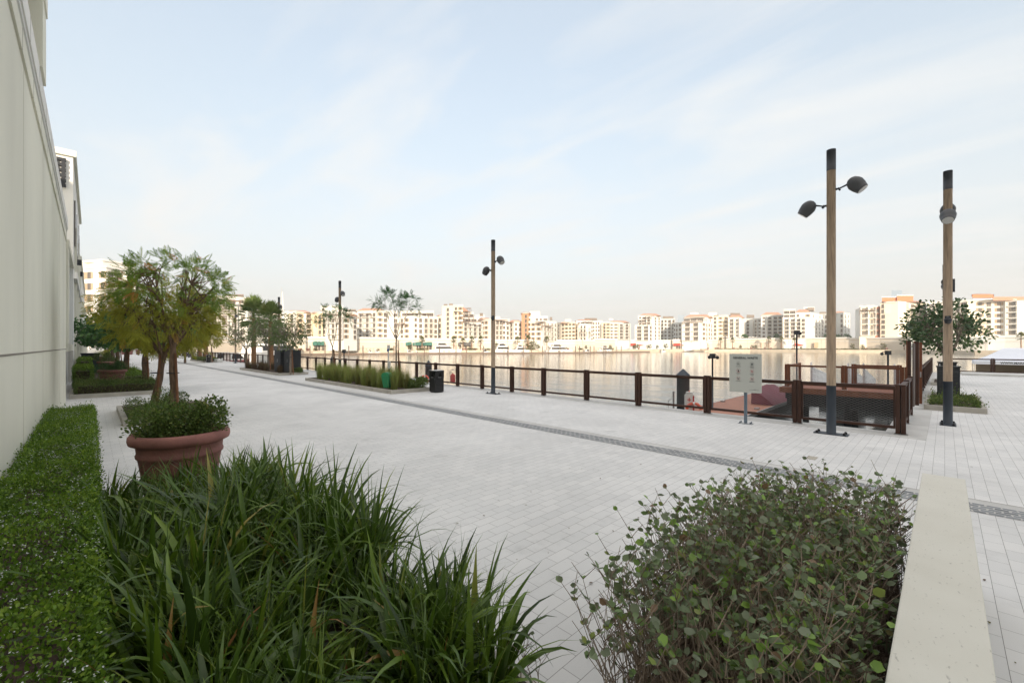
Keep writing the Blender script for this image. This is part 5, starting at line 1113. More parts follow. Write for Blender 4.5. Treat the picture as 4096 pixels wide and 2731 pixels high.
for px0, px1, yt, lb, cn in [(1622, 1662, 1400, 'small open white boat with a green cover across the water', 'awngreen'), (1470, 1496, 1397, 'small dark-framed speedboat on the far jetty', 'dark'), (1498, 1522, 1397, 'small blue and white speedboat on the far jetty', 'blue'), (1662, 1682, 1404, 'tiny white dinghy across the water', None), (1925, 1962, 1396, 'low white boat partly behind the middle lamp post', None), (2330, 2372, 1396, 'low grey-white boat between the far yachts', None), (2640, 2668, 1396, 'small white tender at the far quay on the right', None)]:
    px = (px0 + px1) / 2; d = shore(px) - 7; x, y = CW(px, d); yacht('small_boat', lb, x, y, shore_ang(px), (px1 - px0) * d / F, max(1.6, ZP(yt, d) + 1.8), tiers=1, canopy=cn)
A_, B_ = CW(960, 118), CW(1197, 150); yt = yacht('motor_yacht', 'large white yacht with a dark bow and hardtop, moored behind the left palms', (A_[0] + B_[0]) / 2, (A_[1] + B_[1]) / 2, math.atan2(B_[1] - A_[1], B_[0] - A_[0]), math.hypot(B_[0] - A_[0], B_[1] - A_[1]), 6.2, tiers=2)
b = MB(); b.box(-9, 3, -2.2, 2.2, 7.7, 7.95, M['dark']); 
for x in (-8, -2, 2):
    for y in (-1.9, 1.9): b.tube([(x + 1.5, y, 5.6), (x, y, 7.7)], .12, M['dark'], 6)
b.box(-11.5, 8.5, -3.0, 3.0, 4.0, 4.25, M['navy']); b.build('hardtop', yt)
x_, y_ = CW(1127, 172); t = thing('sailing_yacht', 'tall white mast and furled sail of a yacht rising behind the left trees', 'sailing boat', (x_, y_, -1.8), R(100)); b = MB(); b.tube([(0, 0, 1), (0, 0, 27.5)], [.14, .08], M['yacht'], 8); b.build('mast', t)
b = MB(); b.add([(.15, 0, 3), (1.9, 0, 3), (.35, 0, 26), (.15, 0, 26)], [(0, 1, 2, 3)], M['yacht']); b.add([(.15, .05, 3), (1.9, .05, 3), (.35, .05, 26), (.15, .05, 26)], [(3, 2, 1, 0)], M['yacht']); b.build('sail', t)
b = MB(); b.prism([(-6, -1.6), (3, -1.6), (7, 0), (3, 1.6), (-6, 1.6)], -.3, 1.3, M['yacht']); b.box(-3, 2, -1, 1, 1.3, 1.8, M['yacht']); b.build('hull', t)
for px, d, L_, lb, hu in [(748, 102, 8, 'small white boat behind the far left railing', 'yacht'), (890, 96, 9, 'boat with a yellow canopy behind the far railing', 'yacht'), (945, 92, 8, 'boat with a red hull behind the far railing', 'red')]:
    x, y = CW(px, d); yacht('small_boat', lb, x, y, R(130), L_, 2.6, hull=hu, tiers=1, canopy='yellow' if 'yellow' in lb else None)

# far jetty and its piles
t = thing('far_jetty', 'long low brown jetty along the opposite quay', 'jetty', (*CW(1800, 226), -1.8)); b = MB(); pp = [CW(px, shore(px) - 12.4) for px in range(1150, 2640, 50)]; p3 = [CW(px, shore(px) - 10.2) for px in range(1150, 2640, 50)]
for i in range(len(pp) - 1): b.prism([pp[i], pp[i + 1], p3[i + 1], p3[i]], -1.75, -1.02, M['jetty'])
b.build('deck', t, world=True)
pk = None
for i, px in enumerate([1240, 1300, 1395, 1452, 1576, 1698, 1757, 1824, 1866, 1934, 2033, 2094, 2126, 2170, 2195, 2240, 2302, 2318, 2361, 2376, 2415, 2423, 2465, 2485]):
    x, y = CW(px, shore(px) - 12.8)
    if pk is None:
        pk = thing('jetty_pile', 'grey-brown mooring pile standing in the water along the opposite jetty', 'pile', (x, y, -1.8), group='mooring piles along the opposite jetty'); b = MB(); b.tube([(0, 0, -1), (0, 0, 4.2)], .22, M['jetty'], 8); b.build('pile', pk)
    else: dup(pk, (x, y, -1.8))

# ================================================================== OPPOSITE SHORE
def facade2(P, zb, zt, n, pats, t, lm):
    fh = (zt - zb - .4) / n
    for i in range(len(P) - 1):
        if not pats[i]: continue
        (ax, ay), (bx, by) = P[i], P[i + 1]; ln = math.hypot(bx - ax, by - ay); ang = math.atan2(by - ay, bx - ax); k = len(pats[i]); cw = ln / k
        for r_ in range(n):
            for j, ch in enumerate(pats[i]):
                if ch == '.' or lm[0] <= 0: continue
                u_ = (j + .5) * cw; V_ = Vector((ax + math.cos(ang) * u_, ay + math.sin(ang) * u_, zb + r_ * fh)); f = fh / 3.3
                if ch in 'wsd': cp({'w': P_WIN, 's': P_SHUT, 'd': P_DOOR}[ch][0], t, V_ + rel(t), ang, (min(1.15, cw / 2.6), 1, f)); lm[0] -= 1
                elif ch == 'W': cp(P_WIDE[0], t, V_ + rel(t), ang, (cw / 3.0, 1, f)); lm[0] -= 1
                else:
                    cp(P_BAL[0], t, V_ + rel(t), ang, (cw / 4.0, 1, f)); cp((P_WIDE if ch == 'b' else P_DOOR)[0], t, V_ + rel(t) + Vector((math.cos(ang), math.sin(ang), 0)) * cw * .1, ang, (min(1.0, cw / 4.8), .7, f * .98)); lm[0] -= 2
def bld(name, label, blocks, roofs=(), pergs=(), boxes=(), lim=99):
    x, y = CW(*blocks[0][0][0]); t = thing(name, label, 'building', (x, y, 0)); lm = [lim]
    for pts_, ytop, yb, n, pats, wm in blocks:
        d0 = pts_[0][1]; P = [CW(px, d) for px, d in pts_]; zt, zb = ZP(ytop, d0), ZP(yb, d0)
        b = MB(); b.prism(P + [CW(px, d + 13) for px, d in reversed(pts_)], 0 if yb > 1335 else zb - .6, zt, M[wm])
        b.prism([CW(px, d - .45) for px, d in pts_] + [CW(px, d + .3) for px, d in reversed(pts_)], zt - .25, zt + .25, M['white'])
        b.build('wall', t, world=True)
        if n: facade2(P, zb, zt, n, pats, t, lm)
    for px0, px1, d, yb, yt in roofs:
        z0, z1 = ZP(yb, d), ZP(yt, d); A, B = CW(px0 - 2, d - .8), CW(px1 + 2, d - .8); C, D = CW(px1 + 2, d + 12), CW(px0 - 2, d + 12)
        q = (px1 - px0) * .22; E, H = CW(px0 + q, d + 5), CW(px1 - q, d + 5); I, J = CW(px1 - q, d + 8), CW(px0 + q, d + 8); b = MB()
        b.add([(*p, z0) for p in (A, B, C, D)] + [(*p, z1) for p in (E, H, I, J)], [(0, 1, 5, 4), (1, 2, 6, 5), (2, 3, 7, 6), (3, 0, 4, 7), (4, 5, 6, 7), (3, 2, 1, 0)], M['tile']); b.build('roof', t, world=True)
    for px0, px1, d, yy in pergs:
        z = ZP(yy, d); b = MB(); b.prism([CW(px0, d - 2.6), CW(px1, d - 2.6), CW(px1, d + .3), CW(px0, d + .3)], z - .3, z, M['taupe'])
        for k in range(4):
            q = CW(px0 + (px1 - px0) * (k + .03) / 3.06, d - 2.4); b.box(q[0] - .1, q[0] + .1, q[1] - .1, q[1] + .1, z - 3, z - .3, M['taupe'])
        b.build('pergola', t, world=True)
    for px0, px1, d, yb, yt, mm in boxes:
        b = MB(); b.prism([CW(px0, d), CW(px1, d), CW(px1, d + 5), CW(px0, d + 5)], ZP(yb, d), ZP(yt, d), M[mm]); b.build('roof_box', t, world=True)
    return t
bld('apartment_building', 'sunlit cream apartment block filling the far left behind the yellowing tree', [([(318, 131), (425, 128), (560, 137)], 1075, 1392, 7, ('ss.s', 'dwbw'), 'white'), ([(330, 134), (410, 131), (540, 139)], 1048, 1075, 0, ('', ''), 'white')], boxes=[(340, 380, 132, 1050, 1042, 'cream'), (425, 520, 138, 1060, 1050, 'tile')])
bld('apartment_building', 'white apartment block with a brown terrace canopy, right of the yellowing tree', [([(720, 170), (990, 178), (1050, 190)], 1212, 1372, 5, ('wbbwbbw', 'sw'), 'white'), ([(860, 173), (985, 180)], 1184, 1212, 1, ('wWw',), 'white')], pergs=[(862, 962, 173, 1204)], boxes=[(902, 975, 182, 1184, 1177, 'rooft'), (955, 1000, 181, 1205, 1190, 'tile')])
bld('apartment_building', 'cream apartment wing with stacked balconies behind the grey-green trees', [([(1050, 212), (1150, 208), (1185, 206), (1246, 214)], 1250, 1355, 5, ('bwb', 'b', 'sb'), 'cream')], roofs=[(1140, 1240, 210, 1250, 1238)])
bld('apartment_tower', 'narrow sand-yellow wing with one column of framed windows', [([(1246, 207), (1291, 203), (1300, 215)], 1252, 1358, 5, ('.d', ''), 'sand')], roofs=[(1248, 1290, 205, 1252, 1243)])
bld('apartment_building', 'bright white block behind the thin lamp post with pink tiled roofs', [([(1291, 205), (1318, 202), (1375, 201), (1428, 208)], 1268, 1357, 4, ('d.', 'bb', 's.d'), 'white'), ([(1305, 206), (1420, 210)], 1247, 1268, 1, ('WbbW',), 'white'), ([(1283, 216), (1372, 214)], 1226, 1247, 1, ('w...w',), 'white')], roofs=[(1375, 1428, 206, 1262, 1251)], pergs=[(1304, 1358, 202, 1259), (1378, 1428, 204, 1264)], boxes=[(1368, 1424, 216, 1243, 1237, 'rooft')])
bld('apartment_building', 'long white block with a grid of loggias and a green-red flag', [([(1428, 262), (1510, 256), (1592, 262)], 1246, 1354, 5, ('bbb', 'sd.d'), 'white')], roofs=[(1425, 1545, 262, 1246, 1230)], pergs=[(1433, 1485, 257, 1254)])
bld('apartment_building', 'stepped white block with tall shuttered windows right of the young tree', [([(1578, 262), (1618, 257), (1672, 254), (1752, 262)], 1268, 1357, 4, ('bd', 's.w', 'dbbd'), 'white'), ([(1600, 263), (1735, 261)], 1245, 1268, 1, ('bWdbW',), 'white')], roofs=[(1608, 1712, 264, 1250, 1242)], pergs=[(1622, 1715, 259, 1254), (1578, 1620, 257, 1293)])
bld('apartment_building', 'narrow cream wing tucked left of the tall stepped block', [([(1748, 282), (1770, 280)], 1264, 1356, 4, ('d',), 'cream')], roofs=[(1748, 1770, 281, 1264, 1257)])
bld('apartment_building', 'tallest stepped block on the opposite shore with brown terrace canopies', [([(1768, 257), (1832, 250), (1852, 249)], 1226, 1358, 7, ('.d.w', 's'), 'cream'), ([(1850, 250), (1926, 260)], 1286, 1359, 4, ('bBbb',), 'white'), ([(1835, 254), (1907, 262)], 1266, 1286, 1, ('WWW',), 'white'), ([(1815, 255), (1895, 263)], 1246, 1266, 1, ('WWWW',), 'white')], roofs=[(1800, 1872, 256, 1244, 1226)], pergs=[(1815, 1880, 252, 1246), (1835, 1895, 251, 1267), (1850, 1926, 250, 1286), (1862, 1884, 262, 1233)], boxes=[(1775, 1790, 262, 1226, 1216, 'rooft'), (1796, 1812, 262, 1226, 1214, 'rooft'), (1919, 1932, 266, 1262, 1252, 'rooft')])
bld('apartment_building', 'white and cream block behind the middle lamp post', [([(1912, 276), (1965, 268), (2038, 272)], 1279, 1360, 4, ('.ds.', 'dbbwd'), 'white'), ([(1902, 280), (1938, 278)], 1261, 1280, 0, ('',), 'white'), ([(1972, 280), (2000, 278)], 1268, 1279, 0, ('',), 'white')], roofs=[(1914, 1965, 272, 1279, 1269), (2000, 2036, 272, 1279, 1272)], pergs=[(1975, 2030, 269, 1280)])
bld('apartment_building', 'small white pavilion-roofed block left of the ochre tower', [([(2036, 275), (2056, 270), (2088, 270)], 1288, 1361, 4, ('d', 'wd'), 'white')], roofs=[(2038, 2086, 270, 1288, 1278)])
bld('apartment_tower', 'narrow ochre-orange tower with a single column of windows', [([(2086, 262), (2110, 258), (2122, 266)], 1253, 1364, 6, ('.d', ''), 'ochre')], roofs=[(2085, 2122, 261, 1253, 1246)])
bld('apartment_building', 'white stepped block with a small dark roof unit, right of the ochre tower', [([(2110, 261), (2140, 259), (2170, 256), (2226, 264)], 1286, 1363, 4, ('ws', 's', 'bBbd'), 'white'), ([(2110, 262), (2142, 261)], 1268, 1286, 1, ('w.',), 'white'), ([(2136, 262), (2190, 262)], 1266, 1286, 1, ('WwW',), 'white'), ([(2120, 275), (2160, 275)], 1247, 1268, 0, ('',), 'white')], roofs=[(2110, 2145, 266, 1268, 1262)], pergs=[(2143, 2182, 256, 1287), (2168, 2208, 257, 1303)], boxes=[(2199, 2209, 268, 1280, 1268, 'rooft')])
bld('apartment_building', 'cream block with a low round roof lantern', [([(2226, 298), (2245, 290), (2302, 284)], 1292, 1364, 5, ('d', 'dsws'), 'cream')], roofs=[(2243, 2302, 287, 1292, 1283)], boxes=[(2260, 2284, 296, 1285, 1277, 'white')])
bld('apartment_building', 'white terraced block with brown canopies and a long roof screen', [([(2300, 293), (2318, 288), (2345, 286), (2372, 294)], 1298, 1364, 4, ('b', 'bb', 'b.w'), 'white'), ([(2305, 298), (2370, 298)], 1284, 1298, 1, ('bWbb',), 'white')], roofs=[(2302, 2370, 300, 1284, 1276)], pergs=[(2308, 2345, 291, 1297), (2330, 2368, 296, 1286), (2318, 2362, 288, 1328)], boxes=[(2338, 2388, 310, 1280, 1272, 'rooft')])
bld('apartment_building', 'plain white wing with slim windows', [([(2370, 306), (2410, 303)], 1284, 1358, 5, ('www.',), 'white')], boxes=[(2436, 2452, 316, 1282, 1274, 'white')])
bld('apartment_building', 'sand-coloured bay with framed double windows, third of the right-hand row', [([(2408, 301), (2440, 299)], 1289, 1356, 5, ('bs',), 'sand')])
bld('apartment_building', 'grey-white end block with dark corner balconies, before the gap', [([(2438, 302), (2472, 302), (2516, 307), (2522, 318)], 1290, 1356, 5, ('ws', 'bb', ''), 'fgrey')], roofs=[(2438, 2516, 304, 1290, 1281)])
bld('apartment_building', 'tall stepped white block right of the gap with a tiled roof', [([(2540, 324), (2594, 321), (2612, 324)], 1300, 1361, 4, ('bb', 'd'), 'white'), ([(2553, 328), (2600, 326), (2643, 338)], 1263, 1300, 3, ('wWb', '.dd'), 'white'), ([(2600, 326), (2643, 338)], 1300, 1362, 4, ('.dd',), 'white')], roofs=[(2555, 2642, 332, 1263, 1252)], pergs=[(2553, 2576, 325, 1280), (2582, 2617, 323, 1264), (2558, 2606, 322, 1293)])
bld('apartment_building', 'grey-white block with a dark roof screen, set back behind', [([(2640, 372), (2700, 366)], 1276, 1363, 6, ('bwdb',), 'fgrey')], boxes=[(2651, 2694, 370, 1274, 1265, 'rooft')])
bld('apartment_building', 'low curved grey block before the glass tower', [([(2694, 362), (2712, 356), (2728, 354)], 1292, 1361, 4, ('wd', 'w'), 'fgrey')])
t = thing('glass_tower', 'hazy blue glass tower far behind the low grey block', 'tower', (*CW(2722, 900), 0)); b = MB(); b.prism([CW(2711, 900), CW(2736, 900), CW(2736, 925), CW(2711, 925)], 0, ZP(1260, 900), M['towerglass']); b.build('tower', t, world=True)
bld('apartment_building', 'broad terraced block with a big tiled roof and two rows of canopies', [([(2728, 331), (2795, 326), (2822, 330), (2851, 344)], 1287, 1362, 4, ('bb', '.s', 'dsd'), 'white'), ([(2735, 334), (2815, 331), (2850, 346)], 1270, 1287, 1, ('WWW', 'ww'), 'white')], roofs=[(2737, 2850, 338, 1270, 1256)], pergs=[(2735, 2818, 331, 1270), (2730, 2812, 328, 1287)], boxes=[(2762, 2793, 352, 1258, 1250, 'white'), (2834, 2867, 352, 1264, 1250, 'cream')])
bld('apartment_building', 'cream flat-fronted block with three columns of windows', [([(2850, 346), (2914, 342)], 1263, 1357, 6, ('dss',), 'cream')], boxes=[(2858, 2920, 344, 1263, 1260, 'rooft')])
bld('apartment_building', 'white block with wide dark balconies and a dark roof screen', [([(2912, 338), (2956, 335), (2986, 352)], 1271, 1350, 5, ('bB', ''), 'white')], roofs=[(2914, 2976, 341, 1271, 1258)], boxes=[(2921, 2960, 352, 1262, 1252, 'rooft')])
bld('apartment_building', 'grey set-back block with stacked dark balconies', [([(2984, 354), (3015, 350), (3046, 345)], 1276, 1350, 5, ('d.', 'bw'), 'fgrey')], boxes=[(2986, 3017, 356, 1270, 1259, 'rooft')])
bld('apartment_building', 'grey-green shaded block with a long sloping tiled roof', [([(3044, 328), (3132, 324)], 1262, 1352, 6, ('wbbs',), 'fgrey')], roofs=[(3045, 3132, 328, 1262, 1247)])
bld('apartment_building', 'large corner block with white side face and a brown roof box', [([(3130, 303), (3180, 300), (3224, 297), (3258, 304), (3296, 322)], 1271, 1352, 5, ('bb', 'bd', '.', 'dwd'), 'white'), ([(3135, 308), (3182, 305)], 1238, 1271, 2, ('WW',), 'white'), ([(3182, 305), (3240, 302), (3292, 324)], 1252, 1271, 1, ('w.s', 'ww'), 'white')], roofs=[(3182, 3242, 306, 1252, 1236)], boxes=[(3215, 3258, 320, 1245, 1228, 'white'), (3230, 3257, 316, 1242, 1230, 'rooft')])
bld('apartment_building', 'block behind the nearest lamp post with window columns on both faces', [([(3282, 340), (3345, 332), (3374, 325), (3401, 338)], 1256, 1350, 5, ('wdwd', '.d', 'dw'), 'fgrey')], roofs=[(3338, 3384, 332, 1256, 1243)], boxes=[(3278, 3305, 345, 1256, 1247, 'rooft')])
bld('apartment_building', 'beige block with two stacks of balconies, next to the red brick strip', [([(3421, 284), (3438, 272)], 1240, 1352, 0, ('',), 'fgrey'), ([(3438, 271), (3499, 269)], 1224, 1341, 5, ('bB',), 'cream')], boxes=[(3452, 3467, 275, 1224, 1221, 'dark')], pergs=[(3438, 3497, 270, 1241)])  # left side's shade is put into its grey wall colour
bld('apartment_building', 'brick-red narrow strip with one column of white windows', [([(3498, 270), (3522, 270)], 1226, 1341, 5, ('d',), 'brick')])
bld('apartment_building', 'tall cream block with an orange-brick penthouse, behind the gate posts', [([(3521, 268), (3592, 262), (3625, 266), (3705, 272)], 1210, 1358, 7, ('d..', '.', 'bW'), 'cream'), ([(3536, 266.5), (3588, 262.5)], 1210, 1252, 0, ('',), 'cream')], roofs=[(3528, 3700, 266, 1208, 1200)], boxes=[(3528, 3590, 270, 1205, 1190, 'pent'), (3588, 3653, 269, 1205, 1183, 'pent'), (3528, 3590, 269.5, 1190, 1186, 'white'), (3588, 3653, 268.5, 1183, 1179, 'white')])
t = thing('office_tower', 'hazy grey tower behind the orange-brick penthouse', 'tower', (*CW(3586, 700), 0)); b = MB(); b.prism([CW(3566, 700), CW(3608, 700), CW(3608, 720), CW(3566, 720)], 0, ZP(1161, 700), M['towerglass']); b.build('tower', t, world=True)
bld('apartment_building', 'white balcony block seen through the glossy tree', [([(3708, 262), (3790, 258), (3868, 252)], 1208, 1350, 6, ('bsb', 'bbs'), 'white')])
bld('apartment_building', 'cream block with an orange rooftop room on the right', [([(3868, 250), (3973, 245)], 1203, 1341, 6, ('.sd',), 'cream')], roofs=[(3888, 3974, 250, 1178, 1171)], boxes=[(3890, 3973, 249, 1190, 1178, 'pent'), (3892, 3970, 250, 1203, 1190, 'fgrey')])
bld('apartment_building', 'white block with wide shuttered windows at the right edge of the view', [([(3973, 246), (4067, 240)], 1202, 1341, 6, ('sb',), 'white'), ([(4067, 240), (4170, 236)], 1204, 1341, 6, ('.d',), 'fgrey')], boxes=[(3973, 4170, 240.5, 1202, 1187, 'tile')])
# podiums
def podium(label, pts_, ytop, wm='podium', aw=(), grids=(), name='podium_building'):
    t = thing(name, label, 'building', (*CW(*pts_[0]), 0)); d0 = pts_[0][1]; b = MB(); P = [CW(px, d) for px, d in pts_]
    b.prism(P + [CW(px, d + 34) for px, d in reversed(pts_)], 0, ZP(ytop, d0), M[wm]); b.prism([CW(px, d - .3) for px, d in pts_] + [CW(px, d + .6) for px, d in reversed(pts_)], ZP(ytop, d0), ZP(ytop, d0) + .9, M['white'])
    b.prism([CW(px, d - .2) for px, d in pts_] + [CW(px, d) for px, d in reversed(pts_)], ZP(ytop, d0) * .72, ZP(ytop, d0) * .72 + .35, M['white']); b.build('wall', t, world=True)
    def dd(px): return float(np.interp(px, [a for a, _ in pts_], [c for _, c in pts_]))
    for px0, px1, mm in aw:
        d = dd((px0 + px1) / 2); b = MB(); A, B = CW(px0, d - .1), CW(px1, d - .1); C, D = CW(px1, d - 2.6), CW(px0, d - 2.6); z = 4.6
        b.add([(*A, z), (*B, z), (*C, z - 1.5), (*D, z - 1.5), (*D, z - 1.95), (*C, z - 1.95), (*A, z - 1.95), (*B, z - 1.95)], [(0, 3, 2, 1), (3, 4, 5, 2), (0, 6, 4, 3), (1, 2, 5, 7)], M[mm]); b.build('awning', t, world=True)
        b = MB(); k = 3
        for i in range(k):
            q0 = px0 + (px1 - px0) * (i + .12) / k; q1 = px0 + (px1 - px0) * (i + .88) / k; b.prism([CW(q0, d - .12), CW(q1, d - .12), CW(q1, d + .1), CW(q0, d + .1)], .2, 2.9, M['glass'])
        b.build('shop_window', t, world=True)
    for px0, px1, y0, y1 in grids:
        d = dd((px0 + px1) / 2); b = MB(); b.prism([CW(px0, d - .08), CW(px1, d - .08), CW(px1, d + .1), CW(px0, d + .1)], ZP(y1, d), ZP(y0, d), M['shutter']); b.build('louvre_panel', t, world=True)
    return t
podium('white podium wall at the left end of the marina', [(690, 150), (860, 165), (1050, 188), (1180, 196)], 1352)
podium('podium with green awnings below the sand-yellow wing', [(1180, 197), (1250, 200), (1420, 212), (1590, 226)], 1352, aw=[(1250, 1268, 'awngreen'), (1268, 1280, 'awngreen'), (1280, 1296, 'awngreen'), (1312, 1340, 'awngreen'), (1345, 1388, 'awngreen')])
podium('white podium behind the largest yacht with green awnings', [(1590, 232), (1760, 240), (1965, 250)], 1358, aw=[(1622, 1646, 'awngreen'), (1650, 1686, 'awngreen'), (1690, 1728, 'awngreen'), (1832, 1844, 'awngrey'), (1852, 1868, 'awngrey'), (1868, 1884, 'awngrey')])
podium('long plain white podium wall behind the middle yachts', [(1965, 252), (2300, 268), (2380, 285)], 1363)
podium('sandy podium wall below the sand-coloured bay', [(2380, 286), (2510, 312)], 1358)
podium('grey-white podium with two red awnings below the tall stepped block', [(2510, 322), (2600, 326), (2690, 336)], 1363, 'fgrey', aw=[(2521, 2544, 'awnred'), (2557, 2583, 'awnred')])
podium('podium with two red awnings and tan louvre panels', [(2690, 332), (2850, 335), (2905, 330)], 1361, aw=[(2694, 2722, 'awnred'), (2729, 2756, 'awnred')], grids=[(2787, 2798, 1372, 1388), (2805, 2817, 1372, 1388)])
podium('long cream podium wall with one red awning, right half of the shore', [(2905, 328), (3000, 320), (3300, 290), (3400, 278)], 1358, aw=[(3180, 3214, 'awnred')], grids=[(3043, 3058, 1371, 1389), (3066, 3080, 1371, 1389), (3257, 3292, 1370, 1390)])
podium('plain cream retaining wall below the beige block', [(3400, 278), (3520, 264), (3640, 250)], 1356)
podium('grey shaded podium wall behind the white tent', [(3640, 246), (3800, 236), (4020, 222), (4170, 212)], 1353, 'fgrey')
podium('low white hoarding wall on the far quay behind the tent', [(3680, 236), (3952, 214)], 1368, 'white', name='hoarding')
# parasols on the terrace
pk = None
for px in (2880, 2893, 2907, 2945, 2958, 2970, 2998, 3012, 3026, 2860):
    x, y = CW(px, 330); z = ZP(1361, 329)
    if pk is None:
        pk = thing('parasol', 'small white parasol on the opposite podium terrace', 'parasol', (x, y, z), group='white parasols on the opposite terrace'); b = MB(); b.lathe([(1.5, 2.2), (0, 2.95)], M['white'], n=8, smooth=False); b.build('canopy', pk); b = MB(); b.tube([(0, 0, 0), (0, 0, 2.9)], .04, M['taupe'], 5); b.build('pole', pk)
    else: dup(pk, (x, y, z))
# far palms, trees and light poles
pk = None; i = 0
for px, ho, hh in [(1208, 6, 6.2), (1220, 6, 5.5), (1318, 5, 6.4), (1386, 6, 6.0), (1449, 5, 5.6), (1688, 6, 6.2), (1815, 6, 6.4), (1852, 5, 5.6), (1887, 6, 6.4), (1923, 5, 6.6), (2070, 6, 6.4), (2113, 6, 7.2), (2188, 6, 6.6), (1232, 8, 5.8), (2882, 8, 7.0), (2930, 8, 7.2), (3075, 8, 7.6), (3125, 8, 7.6), (3178, 8, 6.6), (3617, 5, 7.0), (4084, 5, 7.2)]:
    d = shore(px) + ho; x, y = CW(px, d)
    if pk is None: pk = make_palm('far_palm', 'small sunlit palm on the opposite quay', x, y, 5.4, 2.1, nf=22, tr=.22, lm=L_FAR, grp='palms along the opposite quay')
    else: dup(pk, (x, y, 0), px * .1, sc=(1, 1, hh / 6.4))
pk = None
for px, sc_ in [(1538, 1.5), (1575, 1.0), (1988, .9), (2118, 1.1), (2133, 1.2), (2152, .7), (2345, .6), (2440, .7), (2540, .8), (2552, .8), (2590, .7), (2600, .8), (2628, .7), (2663, .9), (2961, .7), (3008, .7), (3022, .7), (3412, .8), (3449, .7), (3532, .9), (3205, .5), (1640, .7)]:
    d = shore(px) + 6; x, y = CW(px, d)
    if pk is None:
        pk = tree('far_tree', 'small sunlit round tree on the opposite quay', x, y, 1.6, .12, (0, 0, 3.0), (1.7, 1.7, 1.5), 26, 14, L_FAR, OVAL, .5, M['barkgrey'], limbs=4, clr=.5, grp='small trees along the opposite quay', shell=.2); pk.location = (x, y, 0)
    else: dup(pk, (x, y, 0), px * .3, sc=(sc_, sc_, sc_))
for px, d, lb in [(3310, 315, 'dark round clipped tree on the terrace, first left of the lamp post'), (3355, 312, 'dark round clipped tree on the terrace, second'), (3392, 310, 'dark round clipped tree on the terrace, third'), (3106, 322, 'dark tree on the terrace beside the parasols'), (2976, 331, 'dark bush-like tree on the parasol terrace')]:
    shrub('terrace_tree', lb, *CW(px, d), ZP(1356, d - 1), 2.2, 2.2, 3.0, 420, L_DARK, .9, 5)
hedge('long yellow-green hedge on the podium below the beige block', *(min(CW(3443, 284)[0], CW(3520, 280)[0]), max(CW(3443, 284)[0], CW(3520, 280)[0])), CW(3480, 282)[1] - 1.5, CW(3480, 282)[1] + 1.5, ZP(1352, 284), 2.6, 1800, L_FAR, .9)
pk = None
for px in range(1260, 2500, 62):
    x, y = CW(px + 9 * math.sin(px), shore(px) + 2.5); s_ = .6 + .4 * abs(math.sin(px * 1.7))
    if pk is None: pk = shrub('quay_bush', 'low sunlit bush along the opposite quay edge', x, y, .1, 2.4, 1.2, 1.1, 260, L_FAR, .5, 5, grp='low bushes along the opposite quay edge')
    elif px % 3: dup(pk, (x, y, .1), px, sc=(s_ * 1.5, s_, s_))
for px in range(2880, 3560, 40):
    x, y = CW(px, shore(px) + 3); dup(pk, (x, y, .1), shore_ang(px), sc=(1.6, .7, .55))
pk = None
for px in (1440, 1600, 1660, 1753, 2030, 2163, 2330, 2470, 2655, 2684, 2765, 2990, 3155, 3220, 3285, 3380, 3520, 3909, 3941):
    x, y = CW(px, shore(px) + 4)
    if pk is None:
        pk = thing('far_lamp', 'slender pale lamp post on the opposite quay', 'street lamp', (x, y, 0), group='lamp posts along the opposite quay'); b = MB(); b.tube([(0, 0, 0), (0, 0, 6.5)], .09, M['rail'], 6); b.build('pole', pk); b = MB(); b.box(-.6, .6, -.1, .1, 5.6, 5.75, M['rail']); b.build('lamp_arm', pk)
    else: dup(pk, (x, y, 0))
pk = None
for px in (1200, 1232, 1298, 1852, 1862, 1902, 2262, 2273, 2555, 2832, 2862, 2872, 2935, 3005, 3018, 3060, 3083, 3172, 3462, 3545, 3790):
    x, y = CW(px, shore(px) + 3)
    if pk is None:
        pk = thing('quay_pot', 'small terracotta pot on the opposite quay', 'pot', (x, y, 0), group='terracotta pots along the opposite quay'); b = MB(); b.lathe([(.4, 0), (.75, 1.1), (.82, 1.15), (.75, 1.2)], M['terra'], n=10); b.build('pot', pk); shp = None
    else: dup(pk, (x, y, 0))
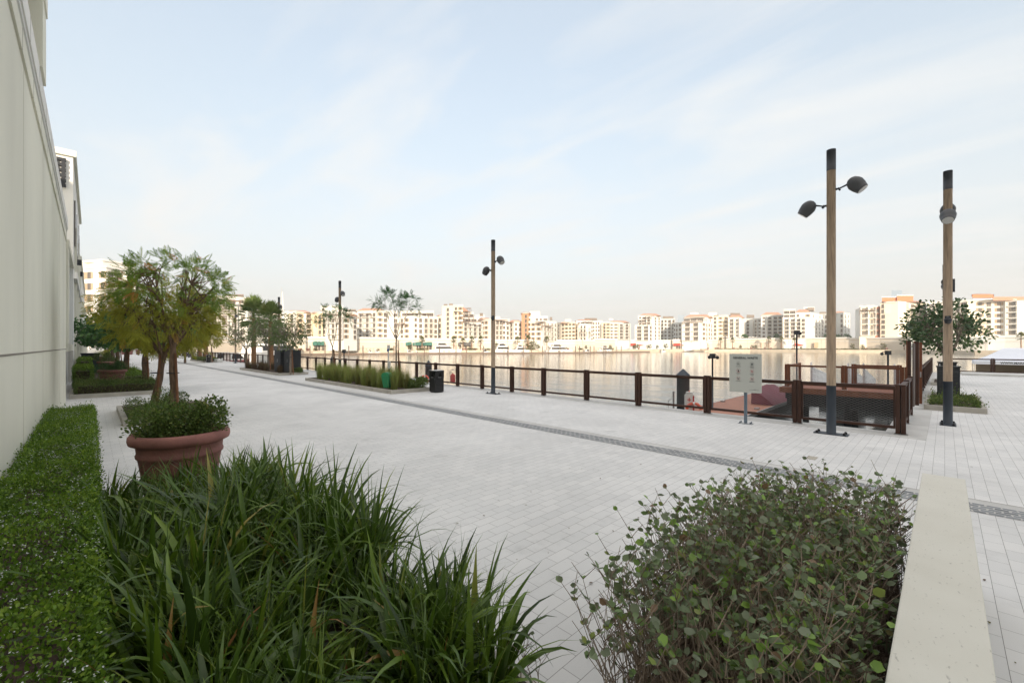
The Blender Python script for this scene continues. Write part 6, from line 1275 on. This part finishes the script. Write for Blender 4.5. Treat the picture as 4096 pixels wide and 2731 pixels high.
# far quay railing
t = thing('quay_railing', 'thin dark railing along the top of the opposite quay', 'railing', (*CW(1300, shore(1300) + .8), 0)); b = MB()
b.box(-.04, .04, -.04, .04, 0, 1.15, M['taupe']); pk = b.build('post', t); pk.location = (0, 0, 0)
for px in range(1180, 2500, 15): x, y = CW(px, shore(px) + .9); cp(pk, t, Vector((x, y, 0)) - t.location); b = MB(); b.tube([(*CW(px, shore(px) + .9), 1.12) for px in range(1180, 2510, 24)], .045, M['taupe'], 5); b.build('handrail', t, world=True)
t = thing('footbridge', 'white sloping gangway with a small frame at the far quay', 'gangway', (*CW(2780, 308), 0)); b = MB()
P_ = [CW(2738, 303), CW(2800, 303), CW(2800, 305), CW(2738, 305)]; b.add([(*P_[0], -1.2), (*P_[1], .6), (*P_[2], .6), (*P_[3], -1.2), (*P_[0], 0.2), (*P_[1], 2.0), (*P_[2], 2.0), (*P_[3], .2)], [(0, 1, 5, 4), (3, 7, 6, 2), (0, 3, 2, 1)], M['gang']); b.build('ramp', t, world=True)
b = MB(); 
for px in (2803, 2831): b.tube([(*CW(px, 303), -2.5), (*CW(px, 303), 4.6)], .12, M['rail'], 6)
b.prism([CW(2800, 302), CW(2834, 302), CW(2834, 304), CW(2800, 304)], 4.5, 4.7, M['rail']); b.prism([CW(2800, 302), CW(2834, 302), CW(2834, 306), CW(2800, 306)], -.4, .3, M['jetty']); b.build('frame', t, world=True)

number_group('palms along the opposite quay', '{} small sunlit palm from the left on the opposite quay')
number_group('small trees along the opposite quay', '{} small round tree from the left on the opposite quay')
number_group('low bushes along the opposite quay edge', '{} low bush from the left along the opposite quay edge')
number_group('mooring piles along the opposite jetty', '{} grey-brown mooring pile from the left along the opposite jetty')
number_group('terracotta pots along the opposite quay', '{} tiny terracotta pot from the left on the opposite quay')
number_group('lamp posts along the opposite quay', '{} slender pale lamp post from the left on the opposite quay')
number_group('white parasols on the opposite terrace', '{} small white parasol from the left on the opposite terrace')
number_group('distant cluster of terracotta pots', '{} pot from the left in the distant terracotta cluster')
number_group('staked trees in the small far bed', '{} thin staked trunk from the left in the small far bed')
number_group('dark vests hanging in the tent', '{} dark vest from the left hanging in the white tent')

# ================================================================== AIR
hm = bpy.data.materials.new('haze'); hm.use_nodes = True; hn = hm.node_tree; hn.nodes.clear(); ho_ = hn.nodes.new('ShaderNodeOutputMaterial'); hv = hn.nodes.new('ShaderNodeVolumePrincipled')
hv.inputs['Color'].default_value = (.97, .95, .92, 1); hv.inputs['Density'].default_value = HAZE = .00045; hv.inputs['Anisotropy'].default_value = .2; hn.links.new(hv.outputs[0], ho_.inputs['Volume'])

if HAZE > 0:
    b = MB(); b.box(-1000, 1000, -300, 1300, -5.5, 120, hm, R(YAW), (0, 0)); o = b.build('haze'); tag(o, kind='stuff')
